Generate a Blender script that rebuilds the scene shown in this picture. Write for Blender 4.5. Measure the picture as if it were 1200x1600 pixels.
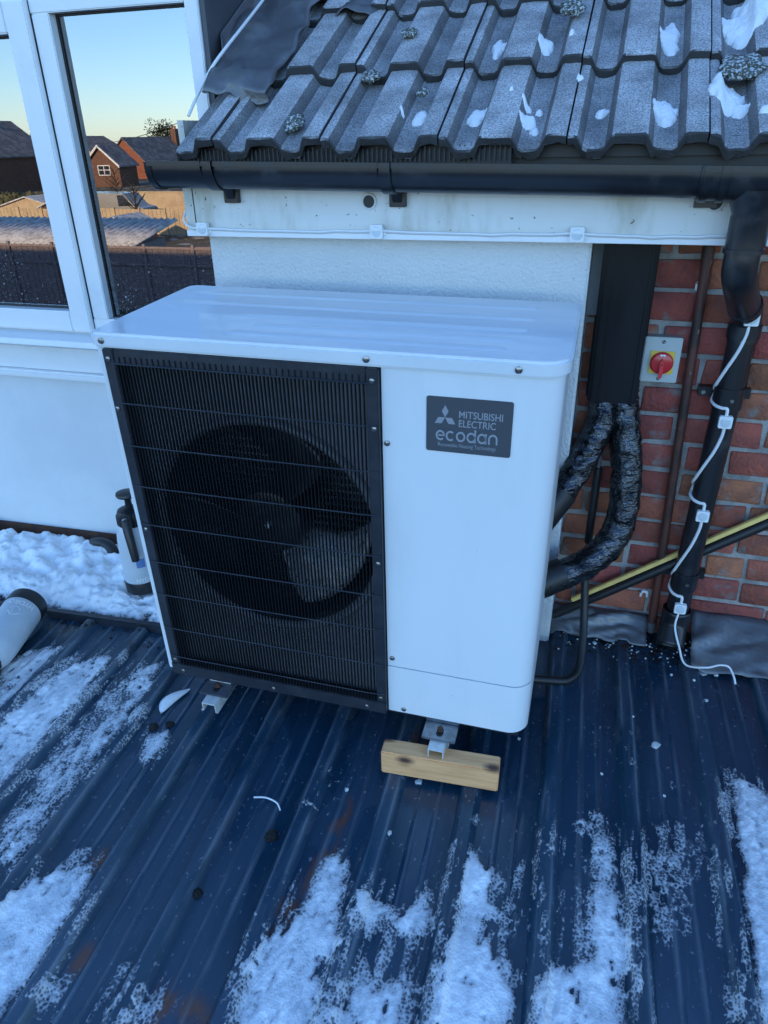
import bpy, bmesh, math, random
import numpy as np
from mathutils import Vector, Matrix, noise as mnoise

for o in list(bpy.data.objects): bpy.data.objects.remove(o)
scene = bpy.context.scene
C = scene.collection
random.seed(7)
rng = np.random.default_rng(7)

# ------------------------------------------------------------------ camera
cam_data = bpy.data.cameras.new("camera")
cam = bpy.data.objects.new("camera", cam_data); C.objects.link(cam)
cam_data.sensor_fit = 'VERTICAL'; cam_data.sensor_height = 24.0
cam_data.lens = 24.0 * 1113.0 / 1600.0
cam_data.clip_start = 0.02; cam_data.clip_end = 3000
cam.matrix_world = Matrix(((0.95758, -0.11767, 0.26303, 0), (0.28750, 0.45148, -0.84469, 0),
                           (-0.01935, 0.88449, 0.46616, 0), (0, 0, 0, 1)))
scene.camera = cam
scene.render.resolution_x = 768; scene.render.resolution_y = 1024

# ------------------------------------------------------------------ sky, sun, exposure
SUN_EL, SUN_AZ = math.radians(20.0), math.radians(-15.0)      # azimuth from +Y, clockwise; low sun behind the house
world = bpy.data.worlds.new("World"); scene.world = world; world.use_nodes = True
wn = world.node_tree; wn.nodes.clear()
wo = wn.nodes.new('ShaderNodeOutputWorld'); wb = wn.nodes.new('ShaderNodeBackground')
sk = wn.nodes.new('ShaderNodeTexSky'); sk.sky_type = 'NISHITA'; sk.sun_disc = False
sk.sun_elevation = SUN_EL; sk.sun_rotation = SUN_AZ
sk.altitude = 60; sk.air_density = 1.0; sk.dust_density = 0.2; sk.ozone_density = 5.5
wb.inputs['Strength'].default_value = 0.15
wn.links.new(sk.outputs[0], wb.inputs[0]); wn.links.new(wb.outputs[0], wo.inputs[0])
sd = bpy.data.lights.new("sun", 'SUN'); sd.energy = 3.0; sd.angle = math.radians(0.5); sd.color = (1.0, 0.72, 0.45)
sun = bpy.data.objects.new("sun", sd); C.objects.link(sun)
sdir = Vector((math.sin(SUN_AZ) * math.cos(SUN_EL), math.cos(SUN_AZ) * math.cos(SUN_EL), math.sin(SUN_EL)))
sun.rotation_euler = sdir.to_track_quat('Z', 'Y').to_euler(); sun.location = sdir * 50
vs = scene.view_settings
vs.view_transform = 'Standard'; vs.look = 'None'; vs.gamma = 1.0; vs.use_curve_mapping = False
vs.exposure = 1.85
scene.cycles.max_bounces = 6; scene.cycles.diffuse_bounces = 3; scene.cycles.glossy_bounces = 3; scene.cycles.transmission_bounces = 3
scene.cycles.transparent_max_bounces = 6; scene.cycles.caustics_reflective = False; scene.cycles.caustics_refractive = False

# ------------------------------------------------------------------ helpers: materials
MATS = {}
def nd(nt, t, **kw):
    n = nt.nodes.new(t)
    for k, v in kw.items(): setattr(n, k, v)
    return n
def mat(name, base, rough=.5, metal=0., c2=None, scale=8., lo=.4, hi=.65, detail=6, stretch=(1, 1, 1),
        bump=0., bscale=60., rough2=None, spec=.5, coat=0., rnd=0., c3=None, c3scale=60., c3lo=.62, c3hi=.68, bdist=.003, trans=0., sss=0., pos=False):
    m = bpy.data.materials.new(name); m.use_nodes = True; nt = m.node_tree; L = nt.links.new
    b = nt.nodes['Principled BSDF']
    b.inputs['Base Color'].default_value = (*base, 1); b.inputs['Roughness'].default_value = rough
    b.inputs['Metallic'].default_value = metal; b.inputs['Specular IOR Level'].default_value = spec
    b.inputs['Coat Weight'].default_value = coat; b.inputs['Coat Roughness'].default_value = .08
    b.inputs['Transmission Weight'].default_value = trans
    if sss: b.inputs['Subsurface Weight'].default_value = sss; b.inputs['Subsurface Radius'].default_value = (.02, .02, .025)
    tc = nd(nt, 'ShaderNodeTexCoord'); mp = nd(nt, 'ShaderNodeMapping'); mp.inputs['Scale'].default_value = stretch
    src = tc.outputs['Object']
    if pos: src = nd(nt, 'ShaderNodeNewGeometry').outputs['Position']
    L(src, mp.inputs[0])
    col = None
    def ramp(src, a, c):
        r = nd(nt, 'ShaderNodeMapRange'); r.inputs[1].default_value = a; r.inputs[2].default_value = c
        r.interpolation_type = 'SMOOTHSTEP'; L(src, r.inputs[0]); return r.outputs[0]
    def mixc(f, a, c):
        x = nd(nt, 'ShaderNodeMix', data_type='RGBA')
        for i, v in ((6, a), (7, c)):
            if isinstance(v, tuple): x.inputs[i].default_value = (*v, 1)
            else: L(v, x.inputs[i])
        L(f, x.inputs[0]); return x.outputs[2]
    if c2 is not None:
        n = nd(nt, 'ShaderNodeTexNoise'); n.inputs['Scale'].default_value = scale; n.inputs['Detail'].default_value = detail
        n.inputs['Roughness'].default_value = .62
        L(mp.outputs[0], n.inputs['Vector']); f = ramp(n.outputs[0], lo, hi)
        col = mixc(f, base, c2)
        if rough2 is not None:
            r = nd(nt, 'ShaderNodeMapRange'); r.inputs[3].default_value = rough; r.inputs[4].default_value = rough2
            L(f, r.inputs[0]); L(r.outputs[0], b.inputs['Roughness'])
    if c3 is not None:
        n = nd(nt, 'ShaderNodeTexNoise'); n.inputs['Scale'].default_value = c3scale; n.inputs['Detail'].default_value = 3
        L(src, n.inputs['Vector']); f = ramp(n.outputs[0], c3lo, c3hi)
        col = mixc(f, col if col is not None else base, c3)
    if rnd:
        oi = nd(nt, 'ShaderNodeObjectInfo'); hs = nd(nt, 'ShaderNodeHueSaturation')
        r = nd(nt, 'ShaderNodeMapRange'); r.inputs[3].default_value = 1 - rnd; r.inputs[4].default_value = 1 + rnd
        L(oi.outputs['Random'], r.inputs[0]); L(r.outputs[0], hs.inputs['Value'])
        r2 = nd(nt, 'ShaderNodeMath', operation='MULTIPLY_ADD'); r2.inputs[1].default_value = 7.13; r2.inputs[2].default_value = 0
        fr = nd(nt, 'ShaderNodeMath', operation='FRACT'); L(oi.outputs['Random'], r2.inputs[0]); L(r2.outputs[0], fr.inputs[0])
        r3 = nd(nt, 'ShaderNodeMapRange'); r3.inputs[3].default_value = .485; r3.inputs[4].default_value = .515
        L(fr.outputs[0], r3.inputs[0]); L(r3.outputs[0], hs.inputs['Hue'])
        if col is not None: L(col, hs.inputs['Color'])
        else: hs.inputs['Color'].default_value = (*base, 1)
        col = hs.outputs[0]
    if col is not None: L(col, b.inputs['Base Color'])
    if bump:
        n = nd(nt, 'ShaderNodeTexNoise'); n.inputs['Scale'].default_value = bscale; n.inputs['Detail'].default_value = 4
        bp = nd(nt, 'ShaderNodeBump'); bp.inputs['Strength'].default_value = bump; bp.inputs['Distance'].default_value = bdist
        L(mp.outputs[0], n.inputs['Vector']); L(n.outputs[0], bp.inputs['Height']); L(bp.outputs[0], b.inputs['Normal'])
    MATS[name] = m
    return m

mat('casing', (.76, .79, .80), .30, c2=(.68, .71, .72), scale=2.2, lo=.45, hi=.8, stretch=(2.2, 2.2, .5), bump=.03, bscale=5, bdist=.02, coat=.15, c3=(.55, .57, .57), c3scale=45, c3lo=.74, c3hi=.8)
mat('lid', (.74, .77, .79), .09, c2=(.69, .73, .76), scale=5, stretch=(.6, 3, 1), lo=.42, hi=.6, rough2=.22, coat=.3, bump=.02, bscale=9, bdist=.02)
mat('grille_black', (.018, .022, .03), .42, c2=(.03, .034, .042), scale=20)
mat('wire_black', (.007, .009, .012), .5, spec=.25)
mat('inner_dark', (.012, .014, .018), .5, c2=(.02, .022, .026), scale=10)
mat('fan_black', (.013, .014, .017), .3, c2=(.04, .045, .05), scale=14, lo=.5, hi=.75, rough2=.5)
mat('blade', (.14, .145, .15), .35, c2=(.36, .365, .37), scale=30, lo=.48, hi=.75, c3=(.012, .012, .014), c3scale=90, c3lo=.6, c3hi=.66)  # paler copy of the fan colour, with the light painted in
mat('fin', (.16, .165, .17), .5, metal=.2)
mat('screw', (.35, .36, .36), .3, metal=.9, c2=(.18, .16, .13), scale=200)
mat('badge', (.10, .11, .125), .35, metal=.4)
mat('badge_print', (.55, .57, .60), .25, metal=.6)
mat('galv', (.30, .32, .34), .38, metal=.85, c2=(.20, .21, .22), scale=30)
mat('foot_paint', (.06, .065, .075), .4, c2=(.09, .09, .1), scale=30)
mat('rail_white', (.62, .63, .60), .4, c2=(.45, .44, .40), scale=30)
mat('rust', (.11, .042, .02), .75, c2=(.05, .028, .02), scale=40, bump=.4, bscale=150)
mat('rust_pipe', (.11, .036, .024), .55, c2=(.035, .02, .016), scale=25, stretch=(1, 1, .3), bump=.3, bscale=90, c3=(.3, .25, .2), c3scale=60, c3lo=.7, c3hi=.74)
mat('white_label', (.8, .8, .78), .5)
mat('render_white', (.72, .73, .72), .8, c2=(.64, .655, .65), scale=2.2, lo=.4, hi=.7, bump=1.0, bscale=120, bdist=.006, c3=(.42, .43, .42), c3scale=85, c3lo=.72, c3hi=.77)
mat('render_smooth', (.70, .72, .73), .75, c2=(.64, .66, .67), scale=2, bump=.12, bscale=120)
mat('render_grey', (.30, .31, .31), .8, c2=(.22, .22, .22), scale=12, bump=.4, bscale=80)
mat('upvc', (.80, .81, .81), .28, c2=(.72, .73, .73), scale=5, lo=.5, hi=.75, c3=(.45, .45, .44), c3scale=50, c3lo=.76, c3hi=.8)
mat('gasket', (.015, .015, .017), .5)
mat('fascia', (.70, .70, .67), .45, c2=(.44, .42, .34), scale=7, lo=.46, hi=.74, stretch=(1, 1, .35), c3=(.12, .11, .08), c3scale=70, c3lo=.7, c3hi=.75)
mat('pvc_black', (.012, .013, .016), .3, c2=(.03, .033, .036), scale=12, lo=.5, hi=.75, rough2=.5, bump=.05, bscale=30)
mat('duct_black', (.006, .007, .009), .30, c2=(.012, .013, .016), scale=5, stretch=(1, 1, .2), rough2=.45, spec=.18)
mat('foil_black', (.075, .08, .088), .10, metal=.8, bump=1.0, bscale=34, bdist=.018, c2=(.018, .019, .022), scale=22, stretch=(.6, .6, 1))
mat('rubber', (.012, .013, .014), .45, bump=.2, bscale=200)
mat('conduit_grey', (.10, .105, .11), .45)
mat('yellow_plastic', (.92, .64, .20), .5, c2=(.78, .52, .17), scale=18)
mat('brick', (.40, .115, .066), .85, c2=(.24, .080, .056), scale=14, lo=.35, hi=.7, bump=.9, bscale=90, bdist=.006, rnd=.26, c3=(.24, .19, .17), c3scale=17, c3lo=.56, c3hi=.74, pos=True)
mat('mortar', (.36, .345, .32), .95, c2=(.22, .21, .195), scale=14, bump=.9, bscale=90, bdist=.006)
mat('lead', (.13, .135, .145), .38, metal=.35, c2=(.24, .24, .235), scale=6, lo=.45, hi=.75, bump=.25, bscale=25, bdist=.01, rough2=.5)
mat('cheek', (.055, .06, .07), .5, c2=(.085, .09, .10), scale=2.5, bump=.1, bscale=15, bdist=.01)
mat('iso_grey', (.46, .50, .48), .4)
mat('iso_edge', (.30, .33, .32), .45)
mat('iso_yellow', (.75, .52, .07), .4)
mat('iso_red', (.55, .02, .025), .3, coat=.2)
mat('iso_red2', (.70, .05, .05), .3, coat=.2)
mat('led_white', (.78, .80, .80), .35)
mat('led_lens', (.60, .66, .68), .12, coat=.5)
mat('cable_white', (.78, .79, .79), .42)
mat('bottle_plastic', (.56, .60, .63), .28, c2=(.48, .53, .56), scale=6)
mat('bottle_black', (.014, .015, .017), .38)
mat('moss', (.06, .062, .045), .95, c2=(.12, .125, .10), scale=70, bump=.8, bscale=220, c3=(.5, .53, .55), c3scale=150, c3lo=.48, c3hi=.62)
mat('dark_moss', (.012, .012, .010), .9, bump=1, bscale=200)
mat('snow_lump', (.86, .87, .88), .6, bump=.6, bscale=160, bdist=.006)
mat('ice', (.55, .60, .65), .2, trans=.35, bump=.4, bscale=120)
mat('fleck', (.7, .7, .66), .6)
mat('garden', (.05, .055, .03), .95, c2=(.10, .085, .06), scale=.3, detail=8, c3=(.35, .36, .36), c3scale=.9, c3lo=.55, c3hi=.65)
mat('fence_wood', (.24, .19, .185), .85, c2=(.32, .26, .25), scale=6, stretch=(6, 1, 1), c3=(.25, .25, .25), c3scale=30, c3lo=.7, c3hi=.75)
mat('far_brick', (.30, .10, .05), .9, c2=(.22, .08, .045), scale=3)
mat('far_brick2', (.17, .085, .055), .9, c2=(.12, .065, .045), scale=3)
mat('far_tile', (.13, .12, .12), .85, c2=(.24, .23, .23), scale=1.2)
mat('far_white', (.72, .72, .70), .6)
mat('far_glass', (.03, .035, .045), .1)
mat('far_cream', (.55, .42, .25), .85, c2=(.45, .33, .2), scale=1.5)
mat('frosted_sheet', (.62, .63, .62), .7, c2=(.35, .35, .34), scale=3)
mat('tarp', (.38, .39, .40), .6, c2=(.3, .3, .31), scale=4)
mat('van_paint', (.30, .29, .26), .3, coat=.4)
mat('hedge', (.06, .065, .025), .9, c2=(.11, .10, .05), scale=3)
mat('leaf', (.035, .05, .018), .7)
mat('bark', (.06, .045, .03), .9)
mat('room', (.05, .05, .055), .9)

def timber_mat():
    m = mat('timber', (.90, .47, .21), .6, c2=(.72, .34, .14), scale=5, lo=.35, hi=.7, stretch=(1.2, 16, 16), bump=.3, bscale=20)
    nt = m.node_tree; L = nt.links.new; b = nt.nodes['Principled BSDF']
    src = b.inputs['Base Color'].links[0].from_socket
    tc = nd(nt, 'ShaderNodeTexCoord'); mp = nd(nt, 'ShaderNodeMapping'); mp.inputs['Scale'].default_value = (8, 15, 15)
    mp.inputs['Location'].default_value = (.1, .3, .2)
    v = nd(nt, 'ShaderNodeTexVoronoi'); v.inputs['Scale'].default_value = 1.0
    L(tc.outputs['Object'], mp.inputs[0]); L(mp.outputs[0], v.inputs['Vector'])
    r = nd(nt, 'ShaderNodeMapRange'); r.inputs[1].default_value = .26; r.inputs[2].default_value = .08; L(v.outputs['Distance'], r.inputs[0])
    x = nd(nt, 'ShaderNodeMix', data_type='RGBA'); L(r.outputs[0], x.inputs[0]); L(src, x.inputs[6]); x.inputs[7].default_value = (.10, .045, .03, 1)
    L(x.outputs[2], b.inputs['Base Color'])
timber_mat()

def tile_mat(name, top, edge):
    # concrete tile with hoar frost lying on every upward face, dark granular moss on the front edges
    m = bpy.data.materials.new(name); m.use_nodes = True; nt = m.node_tree; L = nt.links.new; b = nt.nodes['Principled BSDF']
    tc = nd(nt, 'ShaderNodeTexCoord'); g = nd(nt, 'ShaderNodeNewGeometry'); sp = nd(nt, 'ShaderNodeSeparateXYZ'); L(g.outputs['Normal'], sp.inputs[0])
    oi = nd(nt, 'ShaderNodeObjectInfo')
    n1 = nd(nt, 'ShaderNodeTexNoise'); n1.inputs['Scale'].default_value = 9; n1.inputs['Detail'].default_value = 5; L(g.outputs['Position'], n1.inputs['Vector'])
    n2 = nd(nt, 'ShaderNodeTexNoise'); n2.inputs['Scale'].default_value = 260; n2.inputs['Detail'].default_value = 3; L(g.outputs['Position'], n2.inputs['Vector'])
    a = nd(nt, 'ShaderNodeMapRange', interpolation_type='SMOOTHSTEP'); a.inputs[1].default_value = .22; a.inputs[2].default_value = .68; L(sp.outputs['Z'], a.inputs[0])
    c = nd(nt, 'ShaderNodeMapRange'); c.inputs[1].default_value = .32; c.inputs[2].default_value = .68; c.inputs[3].default_value = .45; c.inputs[4].default_value = 1; L(n1.outputs[0], c.inputs[0])
    d = nd(nt, 'ShaderNodeMapRange'); d.inputs[1].default_value = .38; d.inputs[2].default_value = .62; d.inputs[3].default_value = .35; d.inputs[4].default_value = 1; L(n2.outputs[0], d.inputs[0])
    m1 = nd(nt, 'ShaderNodeMath', operation='MULTIPLY'); L(a.outputs[0], m1.inputs[0]); L(c.outputs[0], m1.inputs[1])
    oz = nd(nt, 'ShaderNodeSeparateXYZ'); L(tc.outputs['Object'], oz.inputs[0])
    e = nd(nt, 'ShaderNodeMapRange', interpolation_type='SMOOTHSTEP'); e.inputs[1].default_value = .0; e.inputs[2].default_value = .034; e.inputs[3].default_value = .72; e.inputs[4].default_value = 1; L(oz.outputs['Z'], e.inputs[0])
    m0 = nd(nt, 'ShaderNodeMath', operation='MULTIPLY'); L(m1.outputs[0], m0.inputs[0]); L(e.outputs[0], m0.inputs[1])
    m2 = nd(nt, 'ShaderNodeMath', operation='MULTIPLY'); L(m0.outputs[0], m2.inputs[0]); L(d.outputs[0], m2.inputs[1])
    x = nd(nt, 'ShaderNodeMix', data_type='RGBA'); x.inputs[6].default_value = (*edge, 1); x.inputs[7].default_value = (*top, 1); L(m2.outputs[0], x.inputs[0])
    L(x.outputs[2], b.inputs['Base Color']); b.inputs['Roughness'].default_value = .8
    bp = nd(nt, 'ShaderNodeBump'); bp.inputs['Strength'].default_value = .8; bp.inputs['Distance'].default_value = .003; L(n2.outputs[0], bp.inputs['Height']); L(bp.outputs[0], b.inputs['Normal'])
    MATS[name] = m
tile_mat('tile', (.70, .70, .71), (.045, .045, .047))

def deck_mat():
    m = bpy.data.materials.new('deck'); m.use_nodes = True; nt = m.node_tree; L = nt.links.new; b = nt.nodes['Principled BSDF']
    tc = nd(nt, 'ShaderNodeTexCoord')
    def noise(scale, st, det=5):
        mp = nd(nt, 'ShaderNodeMapping'); mp.inputs['Scale'].default_value = st; L(tc.outputs['Object'], mp.inputs[0])
        n = nd(nt, 'ShaderNodeTexNoise'); n.inputs['Scale'].default_value = scale; n.inputs['Detail'].default_value = det; L(mp.outputs[0], n.inputs['Vector']); return n.outputs[0]
    def rg(s, a, c, e=0, f=1):
        r = nd(nt, 'ShaderNodeMapRange', interpolation_type='SMOOTHSTEP')
        for i, v in ((1, a), (2, c), (3, e), (4, f)): r.inputs[i].default_value = v
        L(s, r.inputs[0]); return r.outputs[0]
    def mix(f, a, c):
        x = nd(nt, 'ShaderNodeMix', data_type='RGBA')
        for i, v in ((6, a), (7, c)):
            if isinstance(v, tuple): x.inputs[i].default_value = (*v, 1)
            else: L(v, x.inputs[i])
        L(f, x.inputs[0]); return x.outputs[2]
    big = noise(2.2, (1.6, .7, 1)); streak = noise(9, (6, .5, 1)); grain = noise(120, (1, .6, 1), 3); fine = noise(420, (1, 1, 1), 2)
    film = noise(2.6, (2.6, .55, 1), 7)
    col = mix(rg(big, .4, .65), (.009, .036, .064), (.015, .050, .082))
    col = mix(rg(film, .50, .53, 0, .55), col, (.026, .060, .100))
    col = mix(rg(streak, .60, .78, 0, .6), col, (.10, .115, .13))
    col = mix(rg(grain, .66, .72, 0, .55), col, (.30, .32, .34))
    at = nd(nt, 'ShaderNodeAttribute'); at.attribute_name = 'rust'
    mr = nd(nt, 'ShaderNodeMath', operation='MULTIPLY'); L(at.outputs['Fac'], mr.inputs[0]); L(rg(noise(26, (1, .5, 1)), .35, .6), mr.inputs[1])
    col = mix(mr.outputs[0], col, (.14, .05, .024))
    aw = nd(nt, 'ShaderNodeAttribute'); aw.attribute_name = 'edge_highlight'
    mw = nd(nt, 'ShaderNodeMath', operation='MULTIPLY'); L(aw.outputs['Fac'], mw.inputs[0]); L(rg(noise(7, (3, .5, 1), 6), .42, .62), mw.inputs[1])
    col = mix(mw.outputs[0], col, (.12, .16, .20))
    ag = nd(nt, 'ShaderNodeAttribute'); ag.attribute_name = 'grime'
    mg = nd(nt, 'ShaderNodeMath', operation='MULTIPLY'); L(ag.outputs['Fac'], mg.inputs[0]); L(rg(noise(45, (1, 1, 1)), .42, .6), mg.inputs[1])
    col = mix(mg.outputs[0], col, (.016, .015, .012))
    L(col, b.inputs['Base Color'])
    wet = rg(noise(3.1, (1.5, .6, 1)), .475, .515, .40, .10)
    r2 = nd(nt, 'ShaderNodeMath', operation='ADD'); L(wet, r2.inputs[0]); L(rg(streak, .4, .7, 0, .16), r2.inputs[1]); L(r2.outputs[0], b.inputs['Roughness'])
    b.inputs['Specular IOR Level'].default_value = .55
    bp = nd(nt, 'ShaderNodeBump'); bp.inputs['Strength'].default_value = .12; bp.inputs['Distance'].default_value = .002; L(fine, bp.inputs['Height']); L(bp.outputs[0], b.inputs['Normal'])
    MATS['deck'] = m
deck_mat()

def snow_mat():
    # thin edges of the slush are lace-like: attribute 'thick' is the depth of the snow
    m = bpy.data.materials.new('snow'); m.use_nodes = True; nt = m.node_tree; L = nt.links.new; b = nt.nodes['Principled BSDF']
    g = nd(nt, 'ShaderNodeNewGeometry'); at = nd(nt, 'ShaderNodeAttribute'); at.attribute_name = 'thick'
    v = nd(nt, 'ShaderNodeTexVoronoi'); v.inputs['Scale'].default_value = 150; L(g.outputs['Position'], v.inputs['Vector'])
    n = nd(nt, 'ShaderNodeTexNoise'); n.inputs['Scale'].default_value = 300; n.inputs['Detail'].default_value = 3; L(g.outputs['Position'], n.inputs['Vector'])
    n3 = nd(nt, 'ShaderNodeTexNoise'); n3.inputs['Scale'].default_value = 14; n3.inputs['Detail'].default_value = 5; L(g.outputs['Position'], n3.inputs['Vector'])
    x = nd(nt, 'ShaderNodeMix', data_type='RGBA'); x.inputs[6].default_value = (.55, .58, .61, 1); x.inputs[7].default_value = (.92, .93, .93, 1)
    r = nd(nt, 'ShaderNodeMapRange', interpolation_type='SMOOTHSTEP'); r.inputs[1].default_value = .1; r.inputs[2].default_value = .55; L(at.outputs['Fac'], r.inputs[0]); 
    rr = nd(nt, 'ShaderNodeMapRange'); rr.inputs[1].default_value = .35; rr.inputs[2].default_value = .55; rr.inputs[3].default_value = .45; L(n3.outputs[0], rr.inputs[0])
    mm = nd(nt, 'ShaderNodeMath', operation='MULTIPLY'); L(r.outputs[0], mm.inputs[0]); L(rr.outputs[0], mm.inputs[1])
    L(mm.outputs[0], x.inputs[0]); L(x.outputs[2], b.inputs['Base Color']); b.inputs['Roughness'].default_value = .55
    ad = nd(nt, 'ShaderNodeMath', operation='ADD'); L(n.outputs[0], ad.inputs[0]); L(v.outputs['Distance'], ad.inputs[1])
    bp = nd(nt, 'ShaderNodeBump'); bp.inputs['Strength'].default_value = .4; bp.inputs['Distance'].default_value = .004; L(ad.outputs[0], bp.inputs['Height']); L(bp.outputs[0], b.inputs['Normal'])
    # holes
    s1 = nd(nt, 'ShaderNodeMath', operation='MULTIPLY'); L(at.outputs['Fac'], s1.inputs[0]); s1.inputs[1].default_value = 3.2
    s2 = nd(nt, 'ShaderNodeMath', operation='ADD'); L(s1.outputs[0], s2.inputs[0]); L(v.outputs['Distance'], s2.inputs[1])
    s25 = nd(nt, 'ShaderNodeMath', operation='MULTIPLY_ADD'); L(n3.outputs[0], s25.inputs[0]); s25.inputs[1].default_value = .7; L(s2.outputs[0], s25.inputs[2])
    s3 = nd(nt, 'ShaderNodeMapRange', interpolation_type='SMOOTHSTEP'); s3.inputs[1].default_value = .70; s3.inputs[2].default_value = 1.75; L(s25.outputs[0], s3.inputs[0])
    tr = nd(nt, 'ShaderNodeBsdfTransparent'); ms = nd(nt, 'ShaderNodeMixShader'); L(s3.outputs[0], ms.inputs[0]); L(tr.outputs[0], ms.inputs[1]); L(b.outputs[0], ms.inputs[2])
    L(ms.outputs[0], nt.nodes['Material Output'].inputs['Surface'])
    MATS['snow'] = m
snow_mat()

def glass_mat():
    m = bpy.data.materials.new('pane_glass'); m.use_nodes = True; nt = m.node_tree; L = nt.links.new; nt.nodes.remove(nt.nodes['Principled BSDF'])
    tr = nd(nt, 'ShaderNodeBsdfTransparent'); tr.inputs[0].default_value = (.55, .58, .60, 1)
    gl = nd(nt, 'ShaderNodeBsdfGlossy'); gl.inputs['Roughness'].default_value = .004; gl.inputs[0].default_value = (.95, .97, 1, 1)
    fr = nd(nt, 'ShaderNodeFresnel'); fr.inputs[0].default_value = 3.4
    ms = nd(nt, 'ShaderNodeMixShader'); L(fr.outputs[0], ms.inputs[0]); L(tr.outputs[0], ms.inputs[1]); L(gl.outputs[0], ms.inputs[2])
    # dried spots and droplets sitting on the glass
    g = nd(nt, 'ShaderNodeNewGeometry'); v = nd(nt, 'ShaderNodeTexVoronoi'); v.inputs['Scale'].default_value = 130; L(g.outputs['Position'], v.inputs['Vector'])
    n = nd(nt, 'ShaderNodeTexNoise'); n.inputs['Scale'].default_value = 5; L(g.outputs['Position'], n.inputs['Vector'])
    sp = nd(nt, 'ShaderNodeSeparateXYZ'); L(g.outputs['Position'], sp.inputs[0])
    low = nd(nt, 'ShaderNodeMapRange'); low.inputs[1].default_value = .1; low.inputs[2].default_value = -.45; low.inputs[3].default_value = .03; low.inputs[4].default_value = .26; L(sp.outputs['Z'], low.inputs[0])
    th = nd(nt, 'ShaderNodeMath', operation='MULTIPLY'); L(low.outputs[0], th.inputs[0]); L(n.outputs[0], th.inputs[1])
    sc = nd(nt, 'ShaderNodeSeparateColor'); L(v.outputs['Color'], sc.inputs[0])
    t2 = nd(nt, 'ShaderNodeMath', operation='MULTIPLY'); L(th.outputs[0], t2.inputs[0]); L(sc.outputs[0], t2.inputs[1])
    t3 = nd(nt, 'ShaderNodeMath', operation='MULTIPLY'); L(t2.outputs[0], t3.inputs[0]); L(sc.outputs[1], t3.inputs[1])
    lt = nd(nt, 'ShaderNodeMath', operation='LESS_THAN'); L(v.outputs['Distance'], lt.inputs[0])
    t4 = nd(nt, 'ShaderNodeMath', operation='MULTIPLY'); L(t3.outputs[0], t4.inputs[0]); t4.inputs[1].default_value = 4.0; L(t4.outputs[0], lt.inputs[1])
    df = nd(nt, 'ShaderNodeBsdfDiffuse'); df.inputs[0].default_value = (.6, .62, .64, 1)
    k = nd(nt, 'ShaderNodeMath', operation='MULTIPLY'); k.inputs[1].default_value = .55; L(lt.outputs[0], k.inputs[0])
    m2 = nd(nt, 'ShaderNodeMixShader'); L(k.outputs[0], m2.inputs[0]); L(ms.outputs[0], m2.inputs[1]); L(df.outputs[0], m2.inputs[2])
    L(m2.outputs[0], nt.nodes['Material Output'].inputs['Surface']); MATS['pane_glass'] = m
glass_mat()

# ------------------------------------------------------------------ helpers: geometry (all return (verts, faces))
def join(*ms):
    V, F = [], []
    for v, f in ms:
        o = len(V); V += [tuple(p) for p in v]; F += [tuple(i + o for i in q) for q in f]
    return V, F
def box(x0, x1, y0, y1, z0, z1):
    v = [(x0, y0, z0), (x1, y0, z0), (x1, y1, z0), (x0, y1, z0), (x0, y0, z1), (x1, y0, z1), (x1, y1, z1), (x0, y1, z1)]
    return v, [(0, 3, 2, 1), (4, 5, 6, 7), (0, 1, 5, 4), (1, 2, 6, 5), (2, 3, 7, 6), (3, 0, 4, 7)]
def xf(m, M):
    return [tuple(M @ Vector(p)) for p in m[0]], m[1]
def prism(poly, a, b, axis='z'):
    n = len(poly)
    def P(p, t): return {'z': (p[0], p[1], t), 'y': (p[0], t, p[1]), 'x': (t, p[0], p[1])}[axis]
    v = [P(p, a) for p in poly] + [P(p, b) for p in poly]
    return v, [tuple(range(n - 1, -1, -1)), tuple(range(n, 2 * n))] + [(i, (i + 1) % n, (i + 1) % n + n, i + n) for i in range(n)]
def catmull(P, k=8):
    P = [Vector(p) for p in P]; out = []
    Q = [2 * P[0] - P[1]] + P + [2 * P[-1] - P[-2]]
    for i in range(1, len(Q) - 2):
        a, b, c, d = Q[i - 1:i + 3]
        for j in range(k):
            t = j / k
            out.append(.5 * ((2 * b) + (c - a) * t + (2 * a - 5 * b + 4 * c - d) * t * t + (3 * b - a - 3 * c + d) * t ** 3))
    out.append(P[-1]); return out
def tube(path, r, n=12, cap=True, flat=1.0, rf=None):
    P = [Vector(p) for p in path]; V, F = [], []
    T = [(P[min(i + 1, len(P) - 1)] - P[max(i - 1, 0)]).normalized() for i in range(len(P))]
    u = T[0].orthogonal().normalized()
    for i, p in enumerate(P):
        u = (u - T[i] * u.dot(T[i])).normalized(); w = T[i].cross(u)
        for k in range(n):
            a = 2 * math.pi * k / n; rr = rf(i, a) if rf else (r[i] if isinstance(r, (list, tuple)) else r)
            V.append(tuple(p + u * math.cos(a) * rr + w * math.sin(a) * rr * flat))
    for i in range(len(P) - 1):
        for k in range(n):
            F.append((i * n + k, i * n + (k + 1) % n, (i + 1) * n + (k + 1) % n, (i + 1) * n + k))
    if cap: F += [tuple(range(n - 1, -1, -1)), tuple(range((len(P) - 1) * n, len(P) * n))]
    return V, F
def cyl(a, b, r, n=20, r2=None): return tube([a, b], [r, r if r2 is None else r2], n)
def lathe(prof, n=28, c=(0, 0, 0)):
    V, F = [], []
    for r, z in prof:
        for k in range(n): a = 2 * math.pi * k / n; V.append((c[0] + r * math.cos(a), c[1] + r * math.sin(a), c[2] + z))
    for i in range(len(prof) - 1):
        for k in range(n): F.append((i * n + k, i * n + (k + 1) % n, (i + 1) * n + (k + 1) % n, (i + 1) * n + k))
    return V, F + [tuple(range(n - 1, -1, -1)), tuple(range((len(prof) - 1) * n, len(prof) * n))]
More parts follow.
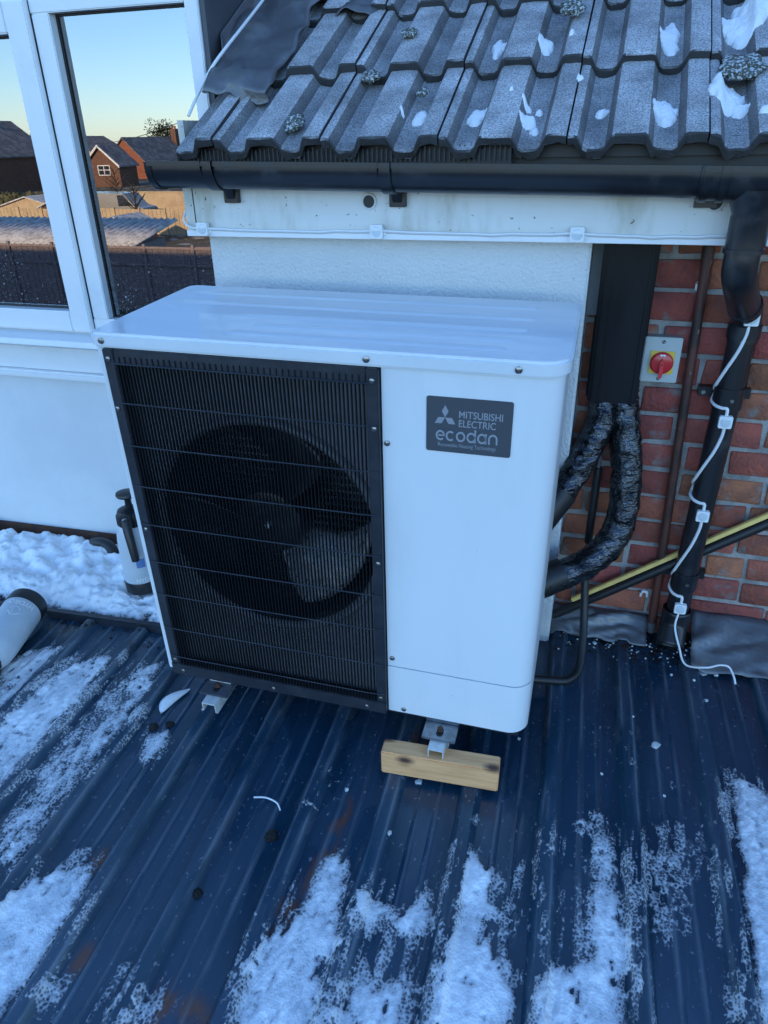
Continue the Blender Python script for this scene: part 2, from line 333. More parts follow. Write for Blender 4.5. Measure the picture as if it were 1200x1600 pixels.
def rrect(x0, x1, y0, y1, r, n=6, rs=None):
    out = []
    rs = rs or (r, r, r, r)
    for (cx, cy, a0), q in zip(((x0, y0, 180), (x1, y0, 270), (x1, y1, 0), (x0, y1, 90)), rs):
        ox = cx + (q if cx == x0 else -q); oy = cy + (q if cy == y0 else -q)
        if q < 1e-5: out.append((cx, cy)); continue
        for k in range(n + 1):
            a = math.radians(a0 + 90 * k / n); out.append((ox + q * math.cos(a), oy + q * math.sin(a)))
    return out
def grid(nx, ny, fn):
    V = [fn(i / nx, j / ny) for j in range(ny + 1) for i in range(nx + 1)]
    return V, [(j * (nx + 1) + i, j * (nx + 1) + i + 1, (j + 1) * (nx + 1) + i + 1, (j + 1) * (nx + 1) + i) for j in range(ny) for i in range(nx)]
def blob(c, rx, ry, rz, seed, sub=3, amp=.35, freq=2.2, M=None):
    bm = bmesh.new(); bmesh.ops.create_icosphere(bm, subdivisions=sub, radius=1)
    V = []
    for v in bm.verts:
        d = 1 + amp * mnoise.noise(v.co * freq + Vector((seed * 3.7, seed, 1))) + amp * .5 * mnoise.noise(v.co * freq * 2.7 + Vector((seed, 5, seed)))
        p = Vector((v.co.x * rx * d, v.co.y * ry * d, v.co.z * rz * d))
        if M: p = M @ p
        V.append(tuple(p + Vector(c)))
    F = [tuple(q.index for q in f.verts) for f in bm.faces]; bm.free(); return V, F

ROOTS = {}
def mk(name, m, mname, smooth=False, bevel=0., sharp=40):
    me = bpy.data.meshes.new(name); me.from_pydata([tuple(p) for p in m[0]], [], m[1])
    bm = bmesh.new(); bm.from_mesh(me); bmesh.ops.recalc_face_normals(bm, faces=bm.faces)
    if bevel:
        es = [e for e in bm.edges if len(e.link_faces) == 2 and e.calc_face_angle(0) > .5]
        bmesh.ops.bevel(bm, geom=es, offset=bevel, segments=2, affect='EDGES', clamp_overlap=True)
    for f in bm.faces: f.smooth = smooth or bevel > 0
    if smooth or bevel:
        for e in bm.edges:
            if len(e.link_faces) == 2 and e.calc_face_angle(0) > math.radians(sharp): e.smooth = False
    bm.to_mesh(me); bm.free()
    me.materials.append(MATS[mname]); return me
def obj(name, m, mname, parent=None, smooth=False, bevel=0., kind=None, label=None, cat=None, group=None, sharp=40, local=False):
    off = Vector((0, 0, 0))
    if parent is not None and not local: off = ROOTS.get(parent.name, off)
    if off.length: m = ([tuple(Vector(p) - off) for p in m[0]], m[1])
    o = bpy.data.objects.new(name, mk(name, m, mname, smooth, bevel, sharp)); C.objects.link(o)
    if parent is not None: o.parent = parent; ROOTS[o.name] = off
    for k, v in (('kind', kind), ('label', label), ('category', cat), ('group', group)):
        if v: o[k] = v
    return o
def thing(name, label, cat, loc=(0, 0, 0), group=None):
    o = bpy.data.objects.new(name, None); C.objects.link(o); o.location = loc; o.empty_display_size = .05
    o['label'] = label; o['category'] = cat
    if group: o['group'] = group
    ROOTS[o.name] = Vector(loc); return o
def inst(src_mesh, name, loc, parent, rot=(0, 0, 0), scale=(1, 1, 1)):
    o = bpy.data.objects.new(name, src_mesh); C.objects.link(o); o.parent = parent
    o.location = Vector(loc) - ROOTS.get(parent.name, Vector((0, 0, 0))); o.rotation_euler = rot; o.scale = scale; return o
def text(s, size, bold=0.):
    cu = bpy.data.curves.new('t', 'FONT'); cu.body = s; cu.size = size; cu.offset = bold; cu.resolution_u = 4
    o = bpy.data.objects.new('t', cu); C.objects.link(o)
    me = o.evaluated_get(bpy.context.evaluated_depsgraph_get()).to_mesh()
    V = [tuple(v.co) for v in me.vertices]; F = [tuple(p.vertices) for p in me.polygons]
    bpy.data.objects.remove(o); bpy.data.curves.remove(cu); return V, F
def fit(m, x0, x1, y0, y1, keep=False):
    V = np.array(m[0])[:, :2]; lo = V.min(0); hi = V.max(0)
    s = np.array([(x1 - x0), (y1 - y0)]) / (hi - lo); V = (V - lo) * s + [x0, y0]
    return [(a, b, 0.) for a, b in V], m[1]
def vnoise(x, y, seed=0):
    t = np.random.default_rng(seed).random((256, 256)); xi = np.floor(x).astype(int); yi = np.floor(y).astype(int)
    fx = x - xi; fy = y - yi; fx = fx * fx * (3 - 2 * fx); fy = fy * fy * (3 - 2 * fy)
    g = lambda a, b: t[a & 255, b & 255]
    return (g(xi, yi) * (1 - fx) + g(xi + 1, yi) * fx) * (1 - fy) + (g(xi, yi + 1) * (1 - fx) + g(xi + 1, yi + 1) * fx) * fy
def fbm(x, y, seed=0, o=4):
    s = 0; a = .5
    for k in range(o): s = s + a * vnoise(x * 2 ** k + 17.3 * k, y * 2 ** k + 9.1 * k, seed + k); a *= .5
    return s / (1 - .5 ** o)

# ------------------------------------------------------------------ setting: ground and metal roof deck
GZ = -5.3
obj('ground', box(-700, 700, -900, 300, GZ - .2, GZ), 'garden', kind='structure')
RZ, RS, PITCH = -1.544, .0332, .204
def prof(x, y):
    u = x + .0446 * (y - 1.4) - .215
    d = np.abs((u + PITCH / 2) % PITCH - PITCH / 2)
    h = .022 * np.clip((.030 - d) / .015, 0, 1)
    s = np.abs(np.abs(d - PITCH / 2) - .024)
    return h + .0028 * np.clip((.009 - s) / .006, 0, 1)
def deck_z(x, y): return RZ + RS * (y - 1.4) + prof(x, y)
us = []
for k in range(-17, 8):
    c = .215 + PITCH * k
    us += [c + v for v in (-.036, -.030, -.025, -.020, -.015, -.010, -.004, .004, .010, .015, .020, .025, .030, .036, .046, .058, .069, .072, .078, .0845, .0875, .102, .1165, .1195, .126, .132, .135, .146, .158)]
xs = np.array(sorted(us))
ys = np.concatenate([np.arange(-1.1, .4, .15), np.arange(.42, 2.13, .012), [2.14]])
GU, GY = np.meshgrid(xs, ys); GX = GU - .0446 * (GY - 1.4); Zd = deck_z(GX, GY) - .024 * (prof(GX, GY) > .004) * ((GX < -1.16) & (GY > 1.70))
nx, ny = len(xs), len(ys)
ii = (np.arange(ny - 1)[:, None] * nx + np.arange(nx - 1)[None, :]).ravel()
me = bpy.data.meshes.new('metal_roof')
me.from_pydata(np.stack([GX, GY, Zd], -1).reshape(-1, 3).tolist(), [], np.stack([ii, ii + 1, ii + nx + 1, ii + nx], -1).tolist())
def ell(cx, cy, rx, ry): return np.clip(1.6 - 1.6 * np.sqrt(((GX - cx) / rx) ** 2 + ((GY - cy) / ry) ** 2), 0, 1)
rust = np.zeros_like(GX)
for e in ((-.535, .90, .030, .12), (-.50, 1.04, .032, .16), (-.49, 1.18, .02, .07), (-.922, .68, .025, .05), (-1.035, .885, .03, .05),
          (-.69, .66, .05, .08), (-.63, .64, .05, .06), (-.50, .78, .02, .06), (-.30, .74, .05, .05), (-.47, .72, .03, .07), (-.35, 1.42, .05, .12)):
    rust = np.maximum(rust, ell(*e))
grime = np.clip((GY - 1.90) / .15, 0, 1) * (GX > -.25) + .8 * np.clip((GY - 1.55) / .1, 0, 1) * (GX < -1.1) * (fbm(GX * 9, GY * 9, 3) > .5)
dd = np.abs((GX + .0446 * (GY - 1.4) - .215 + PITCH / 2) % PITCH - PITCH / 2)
edge_highlight = np.clip(1.5 - np.abs(dd - .0155) / .004, 0, 1) + .75 * np.clip(1.4 - np.abs(np.abs(dd - PITCH / 2) - .024) / .005, 0, 1) + .15 * (dd < .016)  # highlights painted as pale lines along rib shoulders and pan beads
for nm, a in (('rust', rust), ('grime', grime), ('edge_highlight', edge_highlight)):
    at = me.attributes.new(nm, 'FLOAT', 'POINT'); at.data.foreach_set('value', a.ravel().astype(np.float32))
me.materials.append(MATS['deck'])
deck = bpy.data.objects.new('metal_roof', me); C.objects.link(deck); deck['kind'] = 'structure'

# snow and slush lying in the pans of the metal roof: (density, outline in metres)
SNOW=[
(0.8,[(-1.793,1.409),(-1.730,1.519),(-1.653,1.571),(-1.630,1.552),(-1.634,1.373),(-1.621,1.218)]),
(0.85,[(-1.590,1.183),(-1.608,1.305),(-1.578,1.482),(-1.431,1.557),(-1.409,1.232),(-1.416,0.990)]),
(0.6,[(-1.265,1.565),(-1.228,1.427),(-1.227,1.227),(-1.226,1.029),(-1.236,0.859),(-1.239,0.793),(-1.323,0.886),(-1.357,1.052),(-1.380,1.227),(-1.356,1.411),(-1.332,1.547)]),
(0.8,[(-1.078,1.301),(-1.061,1.252),(-1.077,1.191),(-1.098,1.148),(-1.119,1.179),(-1.130,1.254),(-1.123,1.296)]),
(1,[(-1.017,0.900),(-1.022,0.854),(-0.999,0.647),(-1.007,0.535),(-1.175,0.722),(-1.165,0.777),(-1.131,0.818),(-1.101,0.854),(-1.056,0.861)]),
(0.7,[(-0.946,0.647),(-0.913,0.614),(-0.930,0.563),(-0.971,0.551),(-0.971,0.591)]),
(0.7,[(-0.817,0.576),(-0.815,0.642),(-0.803,0.709),(-0.787,0.700),(-0.794,0.635),(-0.722,0.676),(-0.712,0.671),(-0.703,0.608)]),
(0.85,[(-0.458,1.084),(-0.431,1.054),(-0.411,0.905),(-0.389,0.864),(-0.401,0.794),(-0.376,0.690),(-0.553,0.639),(-0.573,0.739),(-0.535,0.830),(-0.515,0.875),(-0.497,1.000)]),
(0.7,[(-0.358,1.047),(-0.331,0.984),(-0.296,0.961),(-0.314,0.901),(-0.371,0.865),(-0.402,0.930)]),
(0.7,[(-0.229,1.048),(-0.212,0.960),(-0.228,0.902),(-0.288,0.892),(-0.285,0.940)]),
(0.7,[(-0.233,0.835),(-0.203,0.803),(-0.220,0.734),(-0.371,0.691),(-0.365,0.766),(-0.360,0.833),(-0.335,0.868),(-0.313,0.819),(-0.273,0.805)]),
(0.98,[(-0.174,1.204),(-0.140,1.135),(-0.106,1.126),(-0.101,1.074),(-0.076,1.015),(-0.099,0.969),(-0.069,0.925),(-0.040,0.876),(-0.010,0.858),(-0.001,0.796),(-0.162,0.751),(-0.170,0.846),(-0.156,0.914),(-0.157,1.033)]),
(0.6,[(-0.078,1.133),(-0.057,1.104),(-0.052,1.005),(-0.052,0.930),(-0.074,0.999)]),
(0.7,[(-0.029,1.068),(-0.023,0.938),(-0.026,0.880),(-0.044,0.902)]),
(0.9,[(0.128,1.287),(0.169,1.278),(0.186,1.154),(0.203,1.015),(0.204,0.855),(0.031,0.806),(0.037,0.940),(0.078,0.958),(0.106,0.959),(0.147,0.986),(0.129,1.080),(0.132,1.175)]),
(0.6,[(0.076,1.322),(0.151,1.343),(0.145,1.292),(0.087,1.265)]),
(0.55,[(0.004,1.272),(0.047,1.265),(0.043,1.032),(0.036,0.954),(0.022,0.950),(0.013,1.106)]),
(0.58,[(0.202,1.158),(0.239,1.103),(0.237,0.940),(0.210,0.856),(0.209,1.003)]),
(0.72,[(0.394,1.361),(0.421,1.319),(0.438,0.922),(0.407,0.913),(0.424,1.139),(0.428,1.239),(0.404,1.286)]),
(0.95,[(0.473,1.552),(0.527,1.544),(0.566,1.489),(0.564,0.958),(0.457,0.927),(0.469,1.269)]),
(0.36,[(0.257,1.341),(0.379,1.375),(0.357,1.077),(0.260,1.036)]),
]

def blur(a, k):
    for ax in (0, 1):
        c = np.cumsum(np.pad(a, [(k + 1, k) if i == ax else (0, 0) for i in (0, 1)], mode='edge'), axis=ax)
        a = (np.take(c, np.arange(2 * k + 1, c.shape[ax]), ax) - np.take(c, np.arange(0, c.shape[ax] - 2 * k - 1), ax)) / (2 * k + 1)
    return a
def inside(px, py, poly):
    r = np.zeros(px.shape, bool); n = len(poly)
    for i in range(n):
        (x1, y1), (x2, y2) = poly[i], poly[(i + 1) % n]
        if y1 == y2: continue
        r ^= ((y1 > py) != (y2 > py)) & (px < (x2 - x1) * (py - y1) / (y2 - y1) + x1)
    return r
def field_mesh(name, X, Y, Zb, T, mname, extra=.002, thick=None):
    keep = T > 0
    cell = keep[:-1, :-1] | keep[1:, :-1] | keep[:-1, 1:] | keep[1:, 1:]
    w = X.shape[1]; j, i = np.nonzero(cell); a = j * w + i
    q = np.stack([a, a + 1, a + w + 1, a + w], -1); used = np.unique(q); remap = np.zeros(X.size, int); remap[used] = np.arange(len(used))
    Z = np.where(keep, Zb + T + extra, Zb - .004)
    P = np.stack([X, Y, Z], -1).reshape(-1, 3)[used]
    me = bpy.data.meshes.new(name); me.from_pydata(P.tolist(), [], remap[q].tolist())
    at = me.attributes.new('thick', 'FLOAT', 'POINT'); at.data.foreach_set('value', ((np.clip(T, 0, 1) * 40 if thick is None else thick).ravel()[used]).astype(np.float32))
    for p in me.polygons: p.use_smooth = True
    me.materials.append(MATS[mname]); o = bpy.data.objects.new(name, me); C.objects.link(o); return o
gx, gy = np.meshgrid(np.arange(-2.05, .80, .004), np.arange(.46, 1.72, .004))
wx = gx + .030 * (fbm(gx * 22, gy * 14, 11) - .5) + .012 * (fbm(gx * 90, gy * 70, 12) - .5)
wy = gy + .060 * (fbm(gx * 18, gy * 12, 13) - .5) + .020 * (fbm(gx * 80, gy * 60, 14) - .5)
mask = np.zeros_like(gx)
for d, poly in SNOW:
    mask = np.maximum(mask, d * inside(wx, wy, poly))
# snow continues outside the picture in the same pans
for d, poly in ((.95, [(-1.83, .5), (-1.63, .5), (-1.63, 1.2), (-1.82, 1.4)]), (.9, [(-2.03, .46), (-1.86, .46), (-1.86, 1.5), (-2.03, 1.6)]),
                (.9, [(-1.6, .46), (-1.45, .46), (-1.43, .95), (-1.6, 1.2)]), (.9, [(-1.2, .46), (-1.03, .46), (-1.0, .52), (-1.17, .73)]),
                (.7, [(-.56, .46), (-.1, .46), (-.0, .8), (-.55, .64)]), (.8, [(.03, .46), (.2, .46), (.2, .86), (.03, .81)]), (.8, [(.46, .46), (.6, .46), (.6, .96), (.46, .93)])):
    mask = np.maximum(mask, d * inside(wx, wy, poly))
M1 = blur(mask, 2); M2 = blur(mask, 7)
lace = fbm(gx * 62, gy * 20, 21, 4); bub = vnoise(gx * 140, gy * 90, 5); big = fbm(gx * 16, gy * 9, 31)
h = .55 * M1 + .55 * M2 + 1.25 * (lace - .5) + .4 * (bub - .5) - .31
h += np.where(mask > .9, .22, 0)
h -= .25 * (np.abs(((gx + .0446 * (gy - 1.4) - .215 + PITCH / 2) % PITCH) - PITCH / 2) < .03) * (gy > .98)
h -= .55 * np.clip((.27 - vnoise(gx * 62, gy * 50, 77)) / .1, 0, 1) * (fbm(gx * 9, gy * 7, 78) > .42)
T = np.where((h > 0) & (M2 > .03), .0105 * (1 - np.exp(-h * 1.6)) * (.15 + 1.6 * big) + .0022 * np.clip(h, 0, 1) * (lace + bub - .8), 0)
# thin icy smears left where the snow has melted back
M3 = blur(mask, 16); stk = fbm(gx * 70, gy * 9, 81, 4); T = np.where((T <= 0) & (M3 > .10) & (stk + .22 * M3 > .63), .0014 + .004 * np.clip(stk + .22 * M3 - .63, 0, .3) * 3, T)
# scattered flecks of frost
sp = vnoise(gx * 75, gy * 60, 41) * fbm(gx * 7, gy * 5, 42); T = np.where((T <= 0) & (sp > .62) , .0022, np.maximum(T, 0))
thick = np.minimum(T * 40, blur(T * 40, 3) * 1.15) + .12 * np.clip((blur(mask, 6) - .6) / .3, 0, 1)
snow = field_mesh('snow', gx, gy, deck_z(gx, gy), T, 'snow', thick=thick)
snow['kind'] = 'stuff'; snow['label'] = 'patches of melting snow and slush lying in the pans of the dark metal roof'; snow['category'] = 'snow'
# deep snow heaped in the gutter strip under the window
gx, gy = np.meshgrid(np.arange(-3.2, -1.10, .008), np.arange(1.715, 2.148, .007))
big = fbm(gx * 6, gy * 7, 51, 3); mid = fbm(gx * 22, gy * 22, 52, 3); fin = fbm(gx * 70, gy * 70, 53, 3)
edge = np.clip((gy - 1.715) / .10, 0, 1) ** .6 * np.clip((-1.12 - gx) / .12, 0, 1)
T = edge * (.008 + .060 * big + .030 * np.clip((gy - 1.85) / .2, 0, 1) - .07 * np.clip((gy - 2.07) / .08, 0, 1) + .075 * (mid - .5) + .014 * (fin - .5)) - .012 * (mid > .62) * (gy < 1.84) - .004
heap = field_mesh('snow_heap', gx, gy, RZ + RS * (gy - 1.4) + .006, np.maximum(T, 0), 'snow')
heap['kind'] = 'stuff'; heap['label'] = 'lumpy deep snow heaped below the window along the white wall'; heap['category'] = 'snow'
obj('edge_trim', xf(box(-3.2, 0, -.014, .014, -.008, .026), Matrix.Translation((-1.18, 1.725, RZ + .012)) @ Matrix.Rotation(math.radians(3.2), 4, 'Z')), 'grille_black', bevel=.004,
    label='dark metal edge trim bar between the metal sheets and the snow heap', cat='trim')

# ------------------------------------------------------------------ house
YW, YB, YF = 2.15, 2.0, 1.94
house = thing('house', 'white rendered and brick house with tiled lean-to roof behind the heat pump', 'house', (0, YW, GZ))
obj('lower_wall', join(box(-3.3, 1.7, -1.08, YW - .02, GZ, RZ - .12)), 'render_smooth', house)
# wall with the window opening: window x -2.95..-1.17, z -.605...42
WX0, WX1, WZ0, WZ1 = -2.95, -1.166, -.605, .43
obj('window_wall', join(box(-4.6, WX0, YW, YW + .2, GZ, 1.35), box(WX0, -1.166, YW, YW + .2, GZ, WZ0 - .03), box(WX0, -1.166, YW, YW + .2, WZ1, 1.35),
    box(-4.6, -4.4, YW + .2, 5, GZ, 1.35)), 'render_smooth', house)
obj('cheek_wall', join(box(-1.166, -1.150, YW - .012, 5.0, -.35, 1.35)), 'cheek', house)
obj('flat_roof', box(-4.7, -1.10, YW - .15, 5.0, 1.352, 1.45), 'lead', house, bevel=.01)
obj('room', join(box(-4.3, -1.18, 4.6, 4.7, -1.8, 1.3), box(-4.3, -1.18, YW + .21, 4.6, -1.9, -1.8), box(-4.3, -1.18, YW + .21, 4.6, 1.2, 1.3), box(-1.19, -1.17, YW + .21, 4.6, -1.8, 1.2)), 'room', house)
obj('main_block', join(box(-48, 7, 5.0, 12, GZ, 4.0)), 'far_brick', house)  # house body; its unseen left run is added to shade the reflected fence
obj('main_roof', prism([(4.6, 3.9), (12.4, 3.9), (8.5, 6.6)], -48.3, 7.3, 'x'), 'far_tile', house)
bump = obj('bump_out_wall', box(-1.148, -.05, YB, YW + .2, RZ - .1, -.2), 'render_white', house, bevel=.006)
obj('return_wall', box(-.049, .02, YW - .016, YW + .1, -.46, -.21), 'render_grey', house)

# brick wall: backing mortar plus single bricks
bw = obj('brick_wall', box(-.049, 3.0, YW, YW + .25, GZ, -.17), 'mortar', house)
def brick_mesh(L, seed):
    r = random.Random(seed); hx, hz = L / 2, .0368
    bm = bmesh.new(); bmesh.ops.create_cube(bm, size=1)
    for v in bm.verts:
        v.co.x = v.co.x * L + r.uniform(-.004, .004); v.co.z = v.co.z * hz * 2 + r.uniform(-.004, .004); v.co.y = v.co.y * .05 + (r.uniform(-.003, .002) if v.co.y < 0 else 0)
    bmesh.ops.bevel(bm, geom=list(bm.edges), offset=.0035, segments=1, affect='EDGES')
    for f in bm.faces: f.smooth = True
    for e in bm.edges:
        if e.calc_face_angle(0) > .9: e.smooth = False
    me = bpy.data.meshes.new('brick'); bm.to_mesh(me); bm.free(); me.materials.append(MATS['brick']); return me
ST = [brick_mesh(.226, s) for s in range(6)]; HD = [brick_mesh(.106, s + 10) for s in range(5)]
z = -1.495; row = 0
while z < -.24:
    x = -.049 - (.06, .17, .02, .14)[row % 4]; kk = row
    while x < 1.25:
        hd = (kk % 3 == 0) if row % 5 else (kk % 2 == 0)
        Lb = .106 if hd else .226
        if x + Lb > -.02 and not (x < -.049 + .0):
            inst(random.choice(HD if hd else ST), 'brick', (x + Lb / 2, YW + .018 + random.uniform(-.003, .002), z + random.uniform(-.002, .002)), bw, (0, random.uniform(-.012, .012), 0))
        elif x + Lb > -.02:
            w = x + Lb + .049
            inst(HD[kk % 5], 'brick', (-.049 + w / 2 + .002, YW + .018, z), bw, scale=((w - .004) / .106, 1, 1))
        x += Lb + .013; kk += 1
    z += .0885; row += 1

# fascia, soffit
fas = obj('fascia_board', join(box(-1.178, 2.4, YF, YF + .02, -.243, -.02)), 'fascia', house, bevel=.002)
obj('fascia_seam', box(-1.1485, -1.146, YF - .0012, YF + .004, -.242, -.03), 'gasket', fas)
obj('fascia_lip', box(-1.178, 2.4, YF - .006, YF - .0005, -.243, -.228), 'upvc', fas, bevel=.001)
obj('soffit', box(-1.175, 2.4, YF + .021, YW + .05, -.236, -.222), 'upvc', house)
obj('end_board', box(-1.178, -1.160, YF + .021, YW - .02, -.24, .05), 'fascia', house)
for hx in (-.626, .2165):
    obj('vent_hole', tube([(hx, YF - .0035, -.150), (hx, YF + .004, -.150)], .0165, 20), 'gasket', fas, smooth=True)
    obj('vent_rim', (lambda m: m)(tube([(hx + .018 * math.cos(a), YF - .004, -.150 + .018 * math.sin(a)) for a in np.linspace(0, 2 * math.pi, 25)], .0028, 6)), 'fascia', fas, smooth=True)
for sx, sz in ((-1.085, -.165), (-.75, -.16), (-.46, -.165), (-.2, -.16), (.05, -.165)):
    obj('nail_head', tube([(sx, YF - .003, sz), (sx, YF, sz)], .0042, 10), 'fascia', fas, smooth=True)

# tiled roof
SL = math.radians(30); GA = .343
roof = obj('roof', prism([(1.90, -.04), (5.0, -.04 + 3.1 * math.tan(SL)), (5.0, -.12 + 3.1 * math.tan(SL)), (1.90, -.09)], -1.145, 3.0, 'x'), 'gasket', house)
TP = [(.0018, .031), (.015, .032), (.022, .029), (.035, .005), (.044, .0), (.059, -.0005), (.074, .0), (.083, .005), (.096, .030), (.102, .033), (.135, .0335), (.165, .033),
      (.171, .030), (.184, .005), (.193, .0), (.209, -.0005), (.225, .0), (.234, .005), (.247, .030), (.253, .033), (.275, .0335), (.2922, .033)]
def tile_mesh(seed, x0=0.):
    r = random.Random(seed); P = [p for p in TP if p[0] >= x0]
    if x0: P = [(x0, -.03)] + P
    n = len(P); yy = (0, .004, .012, .05, .12, .2, .3, .4); V = []; F = []
    for j, y in enumerate(yy):
        for (x, zz) in P:
            jit = r.uniform(-.0035, .0035) if j == 0 else (r.uniform(-.0015, .0015) if j == 1 else 0)
            V.append((x, y + (jit if j < 2 else 0), zz - (.005 if j == 0 else (.0012 if j == 1 else 0)) + r.uniform(-.0006, .0006)))
    m = len(V)
    for j, y in enumerate(yy):
        for (x, zz) in P: V.append((x, y + (r.uniform(.0, .006) if j == 0 else 0), zz - .023 + (r.uniform(-.004, .004) if j == 0 else 0)))
    K = len(yy)
    for j in range(K - 1):
        for i in range(n - 1):
            a = j * n + i; F.append((a, a + 1, a + n + 1, a + n)); F.append((m + a, m + a + n, m + a + n + 1, m + a + 1))
        a = j * n; F.append((a, a + n, m + a + n, m + a)); a = j * n + n - 1; F.append((a, m + a, m + a + n, a + n))
    for i in range(n - 1): F.append((i, m + i, m + i + 1, i + 1))
    return mk('roof_tile', (V, F), 'tile', smooth=True, sharp=24)
tiles = [tile_mesh(s) for s in range(4)]; verge = [tile_mesh(9, .176), tile_mesh(10, .176)]
for k in range(7):
    for c in range(-1, 8):
        if k > 4 and c > 4: continue
        y0 = 1.838 + k * GA * math.cos(SL) + random.uniform(-.003, .003); z0 = -.027 + k * GA * math.sin(SL)
        inst((verge[k % 2] if c < 0 else tiles[(k * 3 + c) % 4]), 'roof_tile', (-1.007 + .294 * c, y0, z0 - .004 * c * .6), roof,
             (math.radians(26.6) + random.uniform(-.004, .004), random.uniform(-.004, .004), random.uniform(-.004, .004)))
# eaves comb filler under the tiles
cm = [box(-1.13, -.25, 1.868, 1.874, -.062, -.030)]
for i in range(74): x = -1.13 + i * .012; cm.append(box(x, x + .0035, 1.858, 1.862, -.055, -.020 - .006 * random.random()))
obj('eaves_comb', join(*cm), 'gasket', roof, kind='stuff')
obj('felt_strip', box(-1.13, 2.0, 1.885, 1.90, -.05, -.012), 'gasket', roof)
# lead flashing dressed over the tiles beside the dark cheek
def lead_pt(a, b):
    s = 1.0 * b; Y = 1.99 + s * math.cos(SL); zt = (Y - 1.838) * math.tan(SL) - .016 + .024
    wob = mnoise.noise(Vector((a * 3, b * 7, 2.))); w2 = mnoise.noise(Vector((a * 8, b * 15, 5.)))
    if a < .3:
        t = a / .3; hgt = .03 * min(1, max(0, (Y - 2.13) / .05)); return (-1.146 + .004 * wob + .012 * t + .055 * min(1, max(0, (2.20 - Y) / .10)) * (1 - .5 * t), Y, zt + .02 + hgt * (1 - t) + .006 * wob)
    t = (a - .3) / .7; wd = .20 + .03 * mnoise.noise(Vector((b * 9, 3, 1)))
    droop = -.014 * t ** 2 + .030 * wob + .016 * w2 + .020 * (1 - t) ** 2
    return (-1.134 + .0275 * min(1, max(0, (2.20 - Y) / .10)) * (1 - t) + wd * t, Y + .05 * t * (b < .02) + .012 * w2, zt + droop + .006)
lf = obj('lead_flashing', grid(22, 60, lead_pt), 'lead', smooth=True, sharp=180, label='grey creased lead flashing dressed from the dark cheek wall onto the roof tiles', cat='flashing')
md = lf.modifiers.new('s', 'SOLIDIFY'); md.thickness = .003
lc = obj('lead_flap', grid(16, 14, lambda a, b: (-.90 + .17 * a, 2.40 + .12 * b, .33 + .07 * b - .04 * (2 * a - 1) ** 2 * (1 - b) + .012 * mnoise.noise(Vector((a * 4, b * 4, 9))))), 'lead', smooth=True, sharp=180,
    label='curled loose flap of lead on the tiles at the top edge', cat='flashing')
lc.modifiers.new('s', 'SOLIDIFY').thickness = .003
def apron(x0, x1, ya, za, yb, zb, seed, nx=60, ny=14):
    def f(a, b):
        x = x0 + (x1 - x0) * a
        w = mnoise.noise(Vector((x * 11 + b * 4, b * 2.5, seed))) * .040 + mnoise.noise(Vector((x * 24, b * 6, seed + 4))) * .010
        e = .012 * mnoise.noise(Vector((x * 14, seed, 7)))
        y = ya + (yb - ya) * b + e * b; zz = za + (zb - za) * (b ** .8)
        zz = zz + .008 * mnoise.noise(Vector((x * 10, 3, seed))) * (1 - b) + max(-.002, w) * (b > .05) * (1 - .6 * b); yy = y - abs(w) * .5 * (b > .05)
        return (x, yy, max(zz, float(deck_z(np.array(x), np.array(yy))) + .004 - (.002 if b > .97 else 0)))
    return grid(nx, ny, f)
la = obj('lead_apron', apron(.395, 1.4, YW - .01, -1.405, 1.97, -1.515, 2.), 'lead', smooth=True, sharp=180, label='crumpled lead apron along the brick wall base right of the downpipe', cat='flashing')
la.modifiers.new('s', 'SOLIDIFY').thickness = .003
lb = obj('lead_apron', apron(-.05, .262, YW - .012, -1.455, 2.045, -1.512, 6., 30, 10), 'lead', smooth=True, sharp=180, label='short dirty lead apron along the brick wall between white corner and rusty pipe', cat='flashing')
lb.modifiers.new('s', 'SOLIDIFY').thickness = .003

# window: frame, casement and panes
win = obj('window', join(box(-1.208, WX1, 2.128, 2.2, WZ0, WZ1), box(-1.716, -1.655, 2.128, 2.2, -.546, .338), box(WX0, -1.208, 2.128, 2.2, .338, WZ1), box(WX0, -1.208, 2.128, 2.2, WZ0, -.546),
          box(WX0, WX0 + .04, 2.128, 2.2, -.546, .338)), 'upvc', house, bevel=.003)
sash = obj('casement', join(box(-1.796, -1.7185, 2.108, 2.185, -.590, .372), box(-2.90, -2.822, 2.108, 2.185, -.590, .372), box(-2.822, -1.796, 2.108, 2.185, -.590, -.521), box(-2.822, -1.796, 2.108, 2.185, .292, .372)), 'upvc', win, bevel=.004)
def gask(x0, x1, z0, z1, y): return join(box(x0, x0 + .006, y, y + .004, z0, z1), box(x1 - .006, x1, y, y + .004, z0, z1), box(x0 + .006, x1 - .006, y, y + .004, z0, z0 + .006), box(x0 + .006, x1 - .006, y, y + .004, z1 - .006, z1))
obj('gasket', join(gask(-1.655, -1.208, -.546, .338, 2.158), gask(-2.822, -1.796, -.521, .292, 2.150), box(-1.7183, -1.7161, 2.126, 2.14, -.6, .38)), 'gasket', win)
obj('pane', box(-1.654, -1.209, 2.164, 2.168, -.545, .337), 'pane_glass', win)
obj('pane', box(-2.821, -1.797, 2.156, 2.160, -.520, .291), 'pane_glass', win)
obj('spacer_bar', join(box(-1.636, -1.628, 2.176, 2.184, -.53, .325), box(-1.64, -1.22, 2.176, 2.184, .318, .326), box(-2.80, -1.815, 2.172, 2.18, -.508, -.500), box(-1.822, -1.814, 2.172, 2.18, -.5, .28)), 'galv', win)
obj('trickle_vent', box(-2.6, -1.868, 2.085, 2.107, .312, .350), 'upvc', win, bevel=.008)
obj('sill', prism([(2.04, -.628), (2.045, -.610), (2.128, -.598), (2.128, -.640), (2.06, -.640)], -2.98, -1.152, 'x'), 'upvc', win, bevel=.002)
